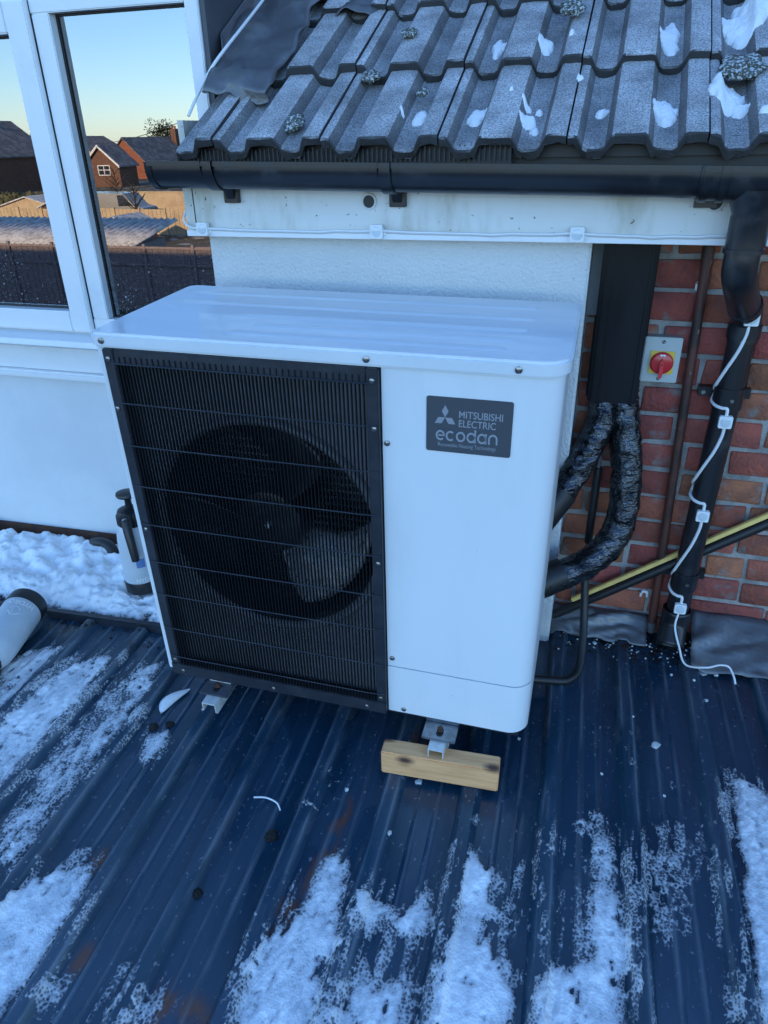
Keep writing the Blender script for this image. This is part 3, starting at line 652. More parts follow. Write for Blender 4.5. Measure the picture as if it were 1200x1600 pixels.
obj('apron_board', box(-2.98, -1.150, 2.115, 2.1495, -.742, -.641), 'upvc', win, bevel=.003)
obj('apron_bead', box(-2.98, -1.150, 2.092, 2.149, -.770, -.743), 'upvc', win, bevel=.006)
obj('base_strip', xf(box(-1.35, 0, -.012, .0, -.022, .03), Matrix.Translation((-1.80, 2.148, -1.472)) @ Matrix.Rotation(math.radians(-1.5), 4, 'Y')), 'rust', house, bevel=.003)

# ------------------------------------------------------------------ gutter and downpipe
gut = thing('gutter', 'black plastic half-round gutter along the white fascia board', 'gutter', (0, 1.86, -.15))
def gprof(t, r=.056, d=.066): a = math.pi * t; return (1.868 - r * math.cos(a), -d * math.sin(a) ** .8)
def gz(x): return -.046 - .0175 * (x + 1.2)
def gutter_mesh(x0, x1, rs=1., dz=0., lip=True, n=18, nx=2):
    V = []; F = []
    pts = [(1.868 + (gprof(i / n)[0] - 1.868) * rs, gprof(i / n)[1] * rs) for i in range(n + 1)]
    if lip: pts = [(pts[0][0] - .004, -.010), (pts[0][0] - .004, .002), (pts[0][0] + .003, .002)] + pts[1:-1] + [(pts[-1][0], .0)]
    inner = [(1.868 + (y - 1.868) * .95, z * .95 + .0005) for y, z in reversed(pts)]
    loop = pts + inner; m = len(loop)
    for k in range(nx):
        x = x0 + (x1 - x0) * k / (nx - 1); V += [(x, y, z + gz(x) + dz) for y, z in loop]
    for k in range(nx - 1):
        for i in range(m): F.append((k * m + i, k * m + (i + 1) % m, (k + 1) * m + (i + 1) % m, (k + 1) * m + i))
    F += [tuple(range(m - 1, -1, -1)), tuple(range((nx - 1) * m, nx * m))]
    return V, F
obj('trough', gutter_mesh(-1.195, 2.3), 'pvc_black', gut, smooth=True)
def endcap(x): 
    pts = [(1.868 + (gprof(i / 16)[0] - 1.868) * 1.06, gprof(i / 16)[1] * 1.06 + gz(x)) for i in range(17)]
    return prism(pts, x - .006, x + .012, 'x')
obj('end_cap', endcap(-1.197), 'pvc_black', gut, smooth=True)
for bx in (-1.02, -.545):
    b = obj('bracket', join(gutter_mesh(bx - .016, bx + .016, 1.07, lip=True), box(bx - .022, bx + .022, YF - .016, YF - .0005, gz(bx) - .105, gz(bx) - .02),
        prism([(1.90, gz(bx) - .058), (YF - .012, gz(bx) - .100), (YF - .012, gz(bx) - .03)], bx - .013, bx + .013, 'x')), 'pvc_black', gut, bevel=.002)
un = obj('union_bracket', join(gutter_mesh(.165, .225, 1.08), box(.17, .22, YF - .016, YF - .0005, gz(.2) - .09, gz(.2) - .02)), 'pvc_black', gut, smooth=True)
for i in range(2): obj('union_clip', gutter_mesh(.17 + .035 * i, .185 + .035 * i, 1.13), 'pvc_black', un, smooth=True)
outl = obj('outlet', join(gutter_mesh(.225, .42, 1.09), lathe([(.056, .0), (.05, -.03), (.042, -.05), (.042, -.115), (.039, -.115)][::-1], 28, (.288, 1.868, gz(.3) - .045))), 'pvc_black', gut, smooth=True)

dp = thing('downpipe', 'black plastic downpipe with swan-neck offset in front of brick wall', 'downpipe', (.335, 2.08, -1.5))
PA = [(.286, 1.868, -.19), (.286, 1.87, -.262)]
obj('offset_socket', join(tube([(.286, 1.868, -.172), (.286, 1.869, -.25)], .041, 24), tube([(.286, 1.868, -.24), (.286, 1.868, -.25)], .044, 24)), 'pvc_black', dp, smooth=True)
obj('offset_bend', tube(catmull([(.286, 1.868, -.235), (.286, 1.87, -.285), (.298, 1.90, -.322), (.330, 2.0, -.382), (.352, 2.06, -.418), (.360, 2.083, -.46), (.360, 2.083, -.50)], 6), .0385, 24), 'pvc_black', dp, smooth=True)
obj('bend_collar', join(tube([(.360, 2.083, -.455), (.360, 2.083, -.49)], .042, 24), tube([(.338, 2.022, -.394), (.345, 2.04, -.406)], .042, 24)), 'pvc_black', dp, smooth=True)
def dpx(z): return .360 - .022 * (-.47 - z)
obj('pipe', tube([(dpx(-.48), 2.083, -.48), (dpx(-1.40), 2.083, -1.40)], .035, 28), 'pvc_black', dp, smooth=True)
for zc in (-.655, -1.255):
    c = obj('collar', join(tube([(dpx(zc), 2.083, zc - .03), (dpx(zc), 2.083, zc + .03)], .0395, 28), box(dpx(zc) - .075, dpx(zc) + .06, 2.112, 2.142, zc - .012, zc + .014)), 'pvc_black', dp, smooth=True)
    obj('screw', tube([(dpx(zc) - .062, 2.108, zc), (dpx(zc) - .062, 2.114, zc)], .006, 10), 'screw', c, smooth=True)
    obj('screw', tube([(dpx(zc) + .005, 2.041, zc), (dpx(zc) + .005, 2.046, zc)], .005, 10), 'screw', c, smooth=True)
sh = tube(catmull([(dpx(-1.38), 2.083, -1.37), (dpx(-1.4), 2.078, -1.42), (.335, 2.06, -1.450), (.331, 2.03, -1.485)], 5), .040, 28, cap=False)
o = obj('shoe', sh, 'pvc_black', dp, smooth=True, sharp=180); o.modifiers.new('s', 'SOLIDIFY').thickness = -.004

# ------------------------------------------------------------------ services on the brick wall
du = thing('duct_cover', 'tall black plastic trunking on the wall beside the white corner', 'trunking', (.05, 2.1, -.70))
obj('cover', box(-.018, .116, 2.045, 2.14, -.695, -.225), 'duct_black', du, bevel=.010)
obj('back_plate', box(-.024, .124, 2.132, 2.149, -.70, -.225), 'duct_black', du, bevel=.003)
obj('side_rib', join(box(.100, .108, 2.041, 2.05, -.692, -.228), box(.010, .016, 2.0425, 2.05, -.692, -.228)), 'duct_black', du, bevel=.002)
gl = thing('cable_gland', 'shiny metal cable gland under the black trunking', 'gland', (.085, 2.08, -.74))
obj('gland_nut', lathe([(.019, 0), (.021, .004), (.021, .016), (.017, .018), (.017, .024), (.020, .026), (.020, .044)], 12, (.098, 2.055, -.742)), 'galv', gl, smooth=True)
rp = thing('rusty_pipe', 'thin rusty brown iron pipe running up the brick wall', 'pipe', (.277, 2.12, -1.5))
obj('pipe', tube([(.241, 2.125, -.21), (.242, 2.122, -.30), (.258, 2.12, -.9), (.277, 2.115, -1.495)], .0135, 16), 'rust_pipe', rp, smooth=True)
obj('coupling', tube([(.2415, 2.123, -.27), (.2425, 2.122, -.31)], .016, 16), 'rust_pipe', rp, smooth=True)
obj('copper_end', tube([(.2755, 2.1155, -1.46), (.277, 2.115, -1.497)], .0148, 16), 'conduit_grey', rp, smooth=True)
dc = thing('diagonal_conduit', 'black conduit with pale yellow batten running diagonally up the bricks', 'conduit', (-.05, 2.12, -1.49))
A, B = Vector((-.056, 2.10, -1.49)), Vector((1.0, 2.115, -.70)); dr = (B - A).normalized(); up = Vector((-dr.z, 0, dr.x))
obj('tube', tube([A, A.lerp(B, .33), A.lerp(B, .66), B], .0155, 14), 'rubber', dc, smooth=True)
obj('batten', (lambda a, b: (lambda M: xf(box(0, (b - a).length, -.006, .009, -.006, .008), M))(Matrix.Translation(a) @ (b - a).to_track_quat('X', 'Z').to_matrix().to_4x4()))(A + up * .024 + dr * .10, B + up * .024), 'yellow_plastic', dc, bevel=.002)

iso = thing('isolator_switch', 'grey isolator box with red rotary knob on yellow plate on brick wall', 'switch', (.17, YW, -.57))
IX0, IX1, IZ0, IZ1, IY = .119, .217, -.632, -.505, 2.098
obj('enclosure', box(IX0 + .002, IX1 - .002, IY + .012, YW, IZ0 + .002, IZ1 - .002), 'iso_edge', iso, bevel=.004)
cov = obj('cover', box(IX0, IX1, IY, IY + .012, IZ0, IZ1), 'iso_grey', iso, bevel=.0025)
cx, cz = (IX0 + IX1) / 2 + .002, (IZ0 + IZ1) / 2 - .006
obj('yellow_plate', box(cx - .032, cx + .032, IY - .004, IY - .0003, cz - .032, cz + .032), 'iso_yellow', iso, bevel=.001)
kn = obj('knob', tube([(cx, IY - .004, cz), (cx, IY - .010, cz), (cx, IY - .014, cz), (cx, IY - .016, cz)], [.031, .031, .0295, .026], 32), 'iso_red', iso, smooth=True)
obj('pointer', prism([(cx - .0055, cz + .006), (cx, cz + .016), (cx + .0055, cz + .006), (cx + .005, cz - .036), (cx, cz - .040), (cx - .005, cz - .036)], IY - .028, IY - .015, 'y'), 'iso_red2', kn, bevel=.001)
obj('arrow_mark', prism([(cx - .008, cz + .026), (cx + .008, cz + .026), (cx + .005, cz + .020), (cx, cz + .023), (cx - .005, cz + .020)], IY - .0168, IY - .0162, 'y'), 'white_label', kn)
obj('pivot', tube([(cx, IY - .0285, cz), (cx, IY - .027, cz)], .0025, 10), 'gasket', kn)
for sz in (IZ1 - .012, IZ0 + .011):
    s = obj('screw', tube([((IX0 + IX1) / 2, IY - .001, sz), ((IX0 + IX1) / 2, IY + .001, sz)], .005, 14), 'gasket', iso)
    obj('screw_slot', xf(box(-.004, .004, -.0005, .0005, -.0008, .0008), Matrix.Translation(((IX0 + IX1) / 2, IY - .0014, sz)) @ Matrix.Rotation(.7, 4, 'Y')), 'iso_grey', s)

for nm, (x, z) in (('white plastic cable clip on bricks high up beside the rusty pipe', (.240, -.372)), ('empty white cable clip on bricks low down beside the rusty pipe', (.238, -1.368))):
    cl = thing('cable_clip', nm, 'clip', (x, YW, z), 'white cable clips nailed to the bricks')
    obj('saddle', prism([(x - .013, z - .012), (x - .013, z + .006), (x - .008, z + .013), (x + .008, z + .013), (x + .013, z + .006), (x + .013, z - .012), (x + .007, z - .012), (x + .006, z + .002), (x, z + .006), (x - .006, z + .002), (x - .007, z - .012)], 2.135, 2.150, 'y'), 'cable_white', cl, bevel=.001)
    obj('nail', tube([(x - .011, 2.131, z + .008), (x - .011, 2.137, z + .008)], .003, 8), 'galv', cl)

def wrapped(path, r, seed):
    P = catmull(path, 12)
    def rf(i, a): return r * (1 + .10 * ((i * .22 + a / 6.283) % 1.0) + .09 * mnoise.noise(Vector((math.cos(a) * 2.2, math.sin(a) * 2.2, i * .35 + seed))))
    return tube(P, r, 26, rf=rf)
ip = thing('insulated_pipe', 'upper foil-wrapped black pipe slanting from trunking down behind the heat pump', 'pipe', (.03, 2.05, -.72), 'black lagged pipes between trunking and heat pump')
obj('lagging', wrapped([(.030, 2.094, -.64), (.030, 2.085, -.70), (.025, 2.06, -.76), (-.005, 2.02, -.845), (-.06, 1.96, -.95), (-.13, 1.90, -1.05)], .040, 1), 'foil_black', ip, smooth=True, sharp=180)
obj('end_sleeve', tube([(-.055, 1.965, -.94), (-.13, 1.90, -1.05)], .046, 20), 'rubber', ip, smooth=True)
ip = thing('insulated_pipe', 'lower foil-wrapped black pipe curving in a wide bend into the heat pump', 'pipe', (.09, 2.05, -.75), 'black lagged pipes between trunking and heat pump')
obj('lagging', wrapped([(.072, 2.094, -.64), (.082, 2.088, -.70), (.104, 2.06, -.80), (.122, 2.035, -.92), (.117, 2.00, -1.06), (.060, 1.95, -1.145), (-.03, 1.90, -1.19), (-.12, 1.86, -1.225)], .043, 5), 'foil_black', ip, smooth=True, sharp=180)
obj('end_sleeve', tube([(-.025, 1.905, -1.185), (-.12, 1.86, -1.225)], .049, 20), 'rubber', ip, smooth=True)
tc_ = thing('cable_sleeve', 'grey cable in a short black sleeve between the two lagged pipes', 'cable', (.037, 2.07, -.8))
obj('cable', tube([(.038, 2.075, -.69), (.039, 2.075, -.82), (.036, 2.07, -1.2)], .0068, 10), 'conduit_grey', tc_, smooth=True)
obj('sleeve', tube([(.0385, 2.075, -.90), (.037, 2.07, -1.16)], .0125, 14), 'rubber', tc_, smooth=True)
fh = thing('flexible_conduit', 'thin black corrugated conduit dropping to the roof and turning under the heat pump', 'conduit', (.06, 1.98, -1.5))
P = catmull([(.036, 2.02, -1.16), (.040, 2.0, -1.24), (.052, 1.96, -1.36), (.058, 1.90, -1.44), (.055, 1.84, -1.488), (.025, 1.79, -1.498), (-.03, 1.765, -1.49), (-.12, 1.74, -1.48)], 26)
obj('hose', tube(P, .0125, 14, rf=lambda i, a: .0118 + .0018 * (i % 2)), 'rubber', fh, smooth=True, sharp=180)

# ------------------------------------------------------------------ white string lights
sl = thing('string_lights', 'white cable of square light modules along fascia and down the black downpipe', 'string lights', (-.6, YF, -.22))
def module(c, n, zr=0.):
    M = Matrix.Translation(c) @ Matrix.Rotation(zr, 4, 'Z')
    b = obj('light_module', xf(prism(rrect(-.0175, .0175, -.0175, .0175, .004, 3), -.014, 0, 'y'), M), 'led_white', sl, bevel=.0015)
    obj('lens', xf(tube([(0, -.0140, 0), (0, -.0155, 0), (0, -.0165, 0)], [.0130, .0125, .008], 20), M), 'led_lens', b, smooth=True)
    return b
fz = -.2225
for mx in (-1.121, -.603, -.086): module((mx, YF - .006, fz), 0); obj('mount_tab', box(mx + .0145, mx + .024, YF - .010, YF - .006, fz - .010, fz + .002), 'led_white', sl)
def sag(x0, x1, n=10): return [(x0 + (x1 - x0) * i / n, YF - .010, fz - .004 * math.sin(math.pi * i / n) + .0025 * mnoise.noise(Vector((x0 + i * .7, 1, 2)))) for i in range(n + 1)]
for a, b in ((-1.106, -.618), (-.588, -.101), (-.071, .25)): obj('cable', tube(sag(a, b), .0036, 8, flat=1.4), 'cable_white', sl, smooth=True)
obj('cable', tube(catmull([(-1.136, YF - .010, fz), (-1.165, YF - .012, fz + .006), (-1.184, YF - .004, fz + .022), (-1.19, YF + .03, fz + .05)], 6), .0034, 8), 'cable_white', sl, smooth=True)
obj('cable', tube(catmull([(-1.155, 1.985, .06), (-1.135, 2.02, .115), (-1.105, 2.06, .178), (-1.088, 2.13, .232), (-1.080, 2.24, .296), (-1.078, 2.414, .392), (-1.078, 2.7, .560)], 8), .0042, 8), 'cable_white', sl, smooth=True)
mz = (-.432, -.713, -1.007, -1.34)
def onp(th, z, r=.039): x = dpx(z); return (x + r * math.sin(th), 2.083 - r * math.cos(th), z)
for z in mz: module((dpx(z) + (.004 if z > -.5 else 0), 2.083 - .038, z), 1)
for z0, z1 in zip(mz[:-1], mz[1:]):
    d = z0 - z1; q = []
    for t, th in ((0, .05), (.12, .02), (.3, -.25), (.5, -.75), (.66, -1.25), (.74, -1.7), (.80, -2.2), (.86, -2.0), (.90, -1.5), (.92, -.9), (.93, -.4), (.935, -.05)):
        q.append(onp(th, z0 - .0145 - t * (d - .029) if t < .9 else z0 - .0145 - (t) * (d - .029) + .004, .0395))
    q.append(onp(.0, z1 + .014, .041))
    obj('cable', tube(catmull(q, 6), .0046, 8, flat=1.0), 'cable_white', sl, smooth=True)
q = [onp(-1.9, mz[0] + .02, .0395), onp(-1.3, mz[0] + .035, .0395), onp(-.6, mz[0] + .046, .0405), onp(-.05, mz[0] + .042, .041), onp(.03, mz[0] + .014, .041)]
obj('cable', tube(catmull(q, 6), .0046, 8), 'cable_white', sl, smooth=True)
q = [(dpx(-1.35) + .0, 2.043, -1.354), (.334, 2.02, -1.40), (.352, 1.99, -1.45), (.375, 1.95, -1.488), (.43, 1.93, -1.472), (.47, 1.95, -1.47), (.500, 1.96, -1.478), (.515, 1.94, -1.495), (.522, 1.925, -1.513)]
obj('cable', tube(catmull(q, 8), .0032, 8), 'cable_white', sl, smooth=True)

# ------------------------------------------------------------------ heat pump (local axes: x along the front, y to the back, z up)
hp = thing('heat_pump', 'large white outdoor heat pump unit with black fan grille on the metal roof', 'heat pump')
ROOTS[hp.name] = Vector((0, 0, 0))
hp.matrix_world = Matrix(((.999798, -.016669, .011193, -1.11697), (.017119, .998995, -.041432, 1.40661), (-.010491, .041615, .999079, -1.39636), (0, 0, 0, 1)))
W, D, H = 1.05, .459, 1.02
ZL = .984
obj('left_panel', box(-.004, .0195, .0, D, .004, ZL), 'casing', hp, bevel=.003)
def shell(z0, z1, dx=0.):
    r = .052; out = [(.6775, -dx)]; inn = []
    for k in range(9):
        a = math.radians(-90 + 90 * k / 8); out.append((W - r + (r + dx) * math.cos(a), r + (r + dx) * math.sin(a))); inn.append((W - r + (r - .015) * math.cos(a), r + (r - .015) * math.sin(a)))
    out += [(W + dx, D)]; inn += [(W - .015, D)]
    return prism(out + inn[::-1] + [(.6775, .015)], z0, z1, 'z')
fp = obj('front_panel', shell(.168, ZL), 'casing', hp, smooth=True, sharp=35)
obj('service_cover', shell(.006, .1655, .0012), 'casing', hp, smooth=True, sharp=35)
obj('seam', shell(.160, .170, -.003), 'gasket', hp)
obj('back_panel', box(.02, W - .016, D - .02, D - .002, .0, ZL), 'inner_dark', hp)
obj('base_pan', box(.0, W - .02, .004, D - .004, -.004, .004), 'inner_dark', hp)
obj('partition', box(.664, .6765, .004, D - .022, .004, ZL), 'inner_dark', hp)
# lid
lidp = rrect(-.012, W + .010, -.013, D + .006, .03, 8, (.022, .058, .03, .03))
lid = obj('lid', prism(lidp, ZL + .001, H, 'z'), 'lid', hp, bevel=.006, sharp=60)
for k, (y, x0, x1) in enumerate(((.055, .30, .93), (.120, .34, .95), (.195, .28, .955), (.285, .06, .965), (.385, .05, .965))):
    pa = rrect(x0, x1, y - .017, y + .017, .0165, 5); pb = rrect(x0 + .012, x1 - .012, y - .006, y + .006, .0058, 5); q = len(pa)
    obj('lid_rib', ([(a, b, H - .0002) for a, b in pa] + [(a, b, H + .0026) for a, b in pb], [(i, (i + 1) % q, (i + 1) % q + q, i + q) for i in range(q)] + [tuple(range(q, 2 * q))]), 'lid', lid, smooth=True, sharp=180)
# fan compartment
FC, FR = (.362, .522), .283
def hole_plate():
    n = 96; V, F = [], []; x0, x1, z0, z1 = .0195, .664, .03, ZL - .004
    for k in range(n):
        a = 2 * math.pi * k / n; ca, sa = math.cos(a), math.sin(a)
        t = min(((x1 if ca > 0 else x0) - FC[0]) / ca if abs(ca) > 1e-6 else 9e9, ((z1 if sa > 0 else z0) - FC[1]) / sa if abs(sa) > 1e-6 else 9e9)
        V += [(FC[0] + .305 * ca, .034, FC[1] + .305 * sa), (FC[0] + t * ca, .034, FC[1] + t * sa)]
    for k in range(n): a = 2 * k; b = (2 * k + 2) % (2 * n); F.append((a, a + 1, b + 1, b))
    for cx, cz in ((x0, z0), (x1, z0), (x1, z1), (x0, z1)): V.append((cx, .034, cz))
    for q in range(4):
        c = Vector(V[2 * n + q]); ks = sorted(range(n), key=lambda k: (Vector(V[2 * k + 1]) - c).length)[:2]; F.append((2 * ks[0] + 1, 2 * n + q, 2 * ks[1] + 1))
    return V, F
mat('fan_plate', (.17, .175, .19), .45, c2=(.14, .145, .155), scale=12)
plate = obj('fan_plate', hole_plate(), 'fan_plate', hp)
def ylathe(prof, n=96):
    V, F = [], []
    for r, y in prof: V += [(FC[0] + r * math.cos(2 * math.pi * k / n), y, FC[1] + r * math.sin(2 * math.pi * k / n)) for k in range(n)]
    for i in range(len(prof) - 1): F += [(i * n + k, i * n + (k + 1) % n, (i + 1) * n + (k + 1) % n, (i + 1) * n + k) for k in range(n)]
    return V, F
obj('bell_mouth', ylathe([(.312, .0335), (.310, .022), (.303, .0165), (.295, .018), (.287, .030)]), 'fan_plate', plate, smooth=True, sharp=180)
obj('fan_duct', ylathe([(.287, .030), (.283, .05), (.282, .15), (.290, .16)]), 'fan_black', plate, smooth=True, sharp=180)
coil = [box(.03, .655, .40, .402, .02, .96)]
for k in range(96): x = .035 + k * .0065; coil.append(box(x, x + .0008, .385, .40, .02, .96))
for k in range(40): z = .03 + k * .0235; coil.append(box(.03, .655, .383, .387, z, z + .007))
for k in range(40): z = .03 + k * .0235; coil.append(box(.036, .040, .06, .385, z, z + .007))
for k in range(50): y = .06 + k * .0065; coil.append(box(.024, .036, y, y + .0008, .02, .96))
obj('coil', join(*coil), 'fin', hp, kind='stuff')
fan = obj('fan', tube([(FC[0] - .012, .060, FC[1]), (FC[0] - .012, .066, FC[1]), (FC[0] - .012, .075, FC[1]), (FC[0] - .012, .16, FC[1])], [.070, .088, .092, .092], 40), 'fan_black', hp, smooth=True)
fx, fzc = FC[0] - .012, FC[1]
for bi, a0 in enumerate((-45, 75, 195)):
    def bl(u, v):
        r = .085 + (.265 - .085) * v; sp = 40 + 30 * v
        a = math.radians(a0 + (u - .5) * sp + 14 * v * v - 6); y = .105 + .085 * (u - .5) - .010 * math.sin(math.pi * u)
        rr = r - .016 * (2 * u - 1) ** 4 * v
        return (fx + rr * math.cos(a), y, fzc + rr * math.sin(a))
    o = obj('blade', grid(14, 12, bl), 'blade' if bi == 0 else 'fan_black', fan, smooth=True, sharp=180); o.modifiers.new('s', 'SOLIDIFY').thickness = .004  # lower-right blade gets the lit copy, the other two the dark one
bo = obj('hub_bolt', tube([(fx, .048, fzc), (fx, .060, fzc)], .0075, 6), 'rail_white', fan)
obj('motor_bracket', join(box(fx - .03, fx - .01, .2, .23, .02, .96), box(fx + .01, fx + .03, .2, .23, .02, .96), box(fx - .05, fx + .05, .18, .3, fzc - .05, fzc + .05)), 'inner_dark', hp)
# guard grille
GX0, GX1 = .020, .6745
gr = obj('grille_frame', join(box(GX0, GX0 + .028, -.016, .008, .0455, ZL), box(GX1 - .026, GX1, -.016, .008, .0455, ZL), box(GX0 + .028, GX1 - .026, -.014, .008, .947, ZL), box(GX0, GX1, -.018, .006, .004, .045)), 'grille_black', hp, bevel=.002)
wires = []
n = 66
for k in range(n):
    x = GX0 + .034 + (GX1 - GX0 - .066) * k / (n - 1); wires.append(box(x - .0009, x + .0009, -.018, -.010, .044, .950))
obj('grille_bars', join(*wires), 'wire_black', gr, kind='stuff')
for z in (.952, .856, .746, .634, .522, .405, .297, .180, .075):
    obj('cross_wire', tube([(GX0 + .004, -.0175, z), (GX0 + .05, -.0205, z), (GX1 - .05, -.0205, z), (GX1 - .004, -.0175, z)], .0017, 6), 'grille_black', gr, smooth=True)
obj('top_slots', join(*[box(.06 + k * .0143, .0622 + k * .0143, -.0165, -.012, .953, .968) for k in range(42)]), 'wire_black', gr, kind='stuff')
def screw(x, y, z, r=.0062, par=hp):
    s = obj('screw', tube([(x, y, z), (x, y - .0025, z), (x, y - .004, z)], [r, r, r * .55], 14), 'screw', par, smooth=True, local=True)
for x, z in ((.023, 1.002), (.650, 1.002), (.960, 1.002)): screw(x, -.0128, z, .0075)
for x, z in ((.688, .812), (.690, .195), (.720, .018)): screw(x, -.0005, z, .0065)
for x, z in ((.034, .962), (.662, .958), (.030, .840), (.664, .850), (.034, .505), (.664, .500), (.660, .06), (.036, .06)): screw(x, -.016, z, .0058)
for x, z in ((.057, .022), (.343, .020), (.62, .022)): screw(x, -.018, z, .006)
# badge with lettering
BX0, BX1, BZ0, BZ1 = .775, .955, .806, .930
bd = obj('badge', prism(rrect(BX0, BX1, BZ0, BZ1, .005, 4), -.0022, -.0004, 'y'), 'badge', fp, local=True)
def bxz(u, v): return BX0 + u * (BX1 - BX0), BZ1 - v * (BZ1 - BZ0)
def print_(name, m, u0, u1, v0, v1):
    x0, z1 = bxz(u0, v0); x1, z0 = bxz(u1, v1); m = fit(m, x0, x1, z0, z1)
    obj(name, ([(a, -.0026, b) for a, b, _ in m[0]], m[1]), 'badge_print', bd, local=True)
print_('lettering', text('MITSUBISHI', .05, .0006), .385, .89, .225, .355)
print_('lettering', text('ELECTRIC', .05, .0006), .385, .815, .385, .515)
def ring(cx, r0, r1, a0, a1, n=28):
    V, F = [], []
    for k in range(n + 1):
        a = math.radians(a0 + (a1 - a0) * k / n); V += [(cx + r0 * math.cos(a), r0 * math.sin(a), 0), (cx + r1 * math.cos(a), r1 * math.sin(a), 0)]
    return V, [(2 * k, 2 * k + 1, 2 * k + 3, 2 * k + 2) for k in range(n)]
def bar(x0, x1, y0, y1): return [(x0, y0, 0), (x1, y0, 0), (x1, y1, 0), (x0, y1, 0)], [(0, 1, 2, 3)]
eco = join(ring(1, .62, 1, 0, 315), bar(.55, 1.98, -.14, .18), ring(3.15, .62, 1, 45, 315), ring(5.35, .62, 1, 0, 360), ring(7.6, .62, 1, 0, 360), bar(8.22, 8.6, -.98, 1.55), ring(9.85, .62, 1, 0, 360), bar(10.47, 10.85, -.98, .98), ring(12.15, .62, 1, 0, 180), bar(11.15, 11.53, -.98, .02), bar(12.77, 13.15, -.98, .02))
print_('lettering', eco, .115, .845, .545, .79)
print_('lettering', text('Renewable Heating Technology', .03), .145, .83, .825, .92)
rh = lambda t: [(r_ * math.cos(t + d), r_ * math.sin(t + d), 0) for r_, d in ((.0, 0), (1, math.radians(-30)), (1.732, 0), (1, math.radians(30)))]
lg = join(*[(rh(math.radians(a)), [(0, 1, 2, 3)]) for a in (90, 210, 330)])
print_('emblem', lg, .10, .345, .14, .475)

# feet, rails and timber
def foot(x, label_strip, m):
    f = obj('foot', join(box(x - .045, x + .045, -.062, .06, -.012, -.0055), box(x - .045, x + .045, -.002, .004, -.006, .006)), m, hp, bevel=.002)
    obj('slot', prism(rrect(x - .009, x + .009, -.05, -.018, .0085, 5), -.0056, -.0048, 'z'), 'gasket', f)
    obj('bolt', join(tube([(x, -.03, -.005), (x, -.03, .010)], .005, 10), tube([(x, -.03, -.002), (x, -.03, .004)], .009, 6)), 'rust', f)
    if label_strip: obj('label_strip', box(x - .036, x + .030, -.010, -.0035, -.0052, .002), 'white_label', f)
foot(.170, True, 'foot_paint'); foot(.828, False, 'galv')
MW = hp.matrix_world.copy()
def rail(x, lab):
    t = thing('mounting_rail', lab, 'rail', MW @ Vector((x, .2, -.045)), 'white channel rails under the heat pump')
    m = join(box(x - .021, x + .021, -.092, .50, -.0165, -.0125), box(x - .021, x - .018, -.092, .50, -.044, -.0166), box(x + .018, x + .021, -.092, .50, -.044, -.0166), box(x - .0265, x - .0211, -.092, .50, -.044, -.041), box(x + .0211, x + .0265, -.092, .50, -.044, -.041))
    obj('channel', xf(m, MW), 'rail_white', t, bevel=.0008)
rail(.170, 'white steel channel rail under the left foot of the heat pump'); rail(.828, 'white steel channel rail resting on the pale timber block')
def timber(x0, y0, x1, y1, d, z0, z1, label):
    a = math.atan2(y1 - y0, x1 - x0); L = math.hypot(x1 - x0, y1 - y0)
    o = obj('timber_block', box(0, L, 0, d, 0, z1 - z0), 'timber', label=label, cat='timber', bevel=.003)
    o.location = (x0, y0, z0); o.rotation_euler = (0, 0, a)
timber(-.432, 1.311, -.120, 1.330, .052, -1.525, -1.4485, 'pale sawn timber block under the front of the right-hand rail')
timber(-1.05, 1.76, -.2, 1.775, .07, -1.511, -1.436, 'long timber bearer hidden below the back of the heat pump')

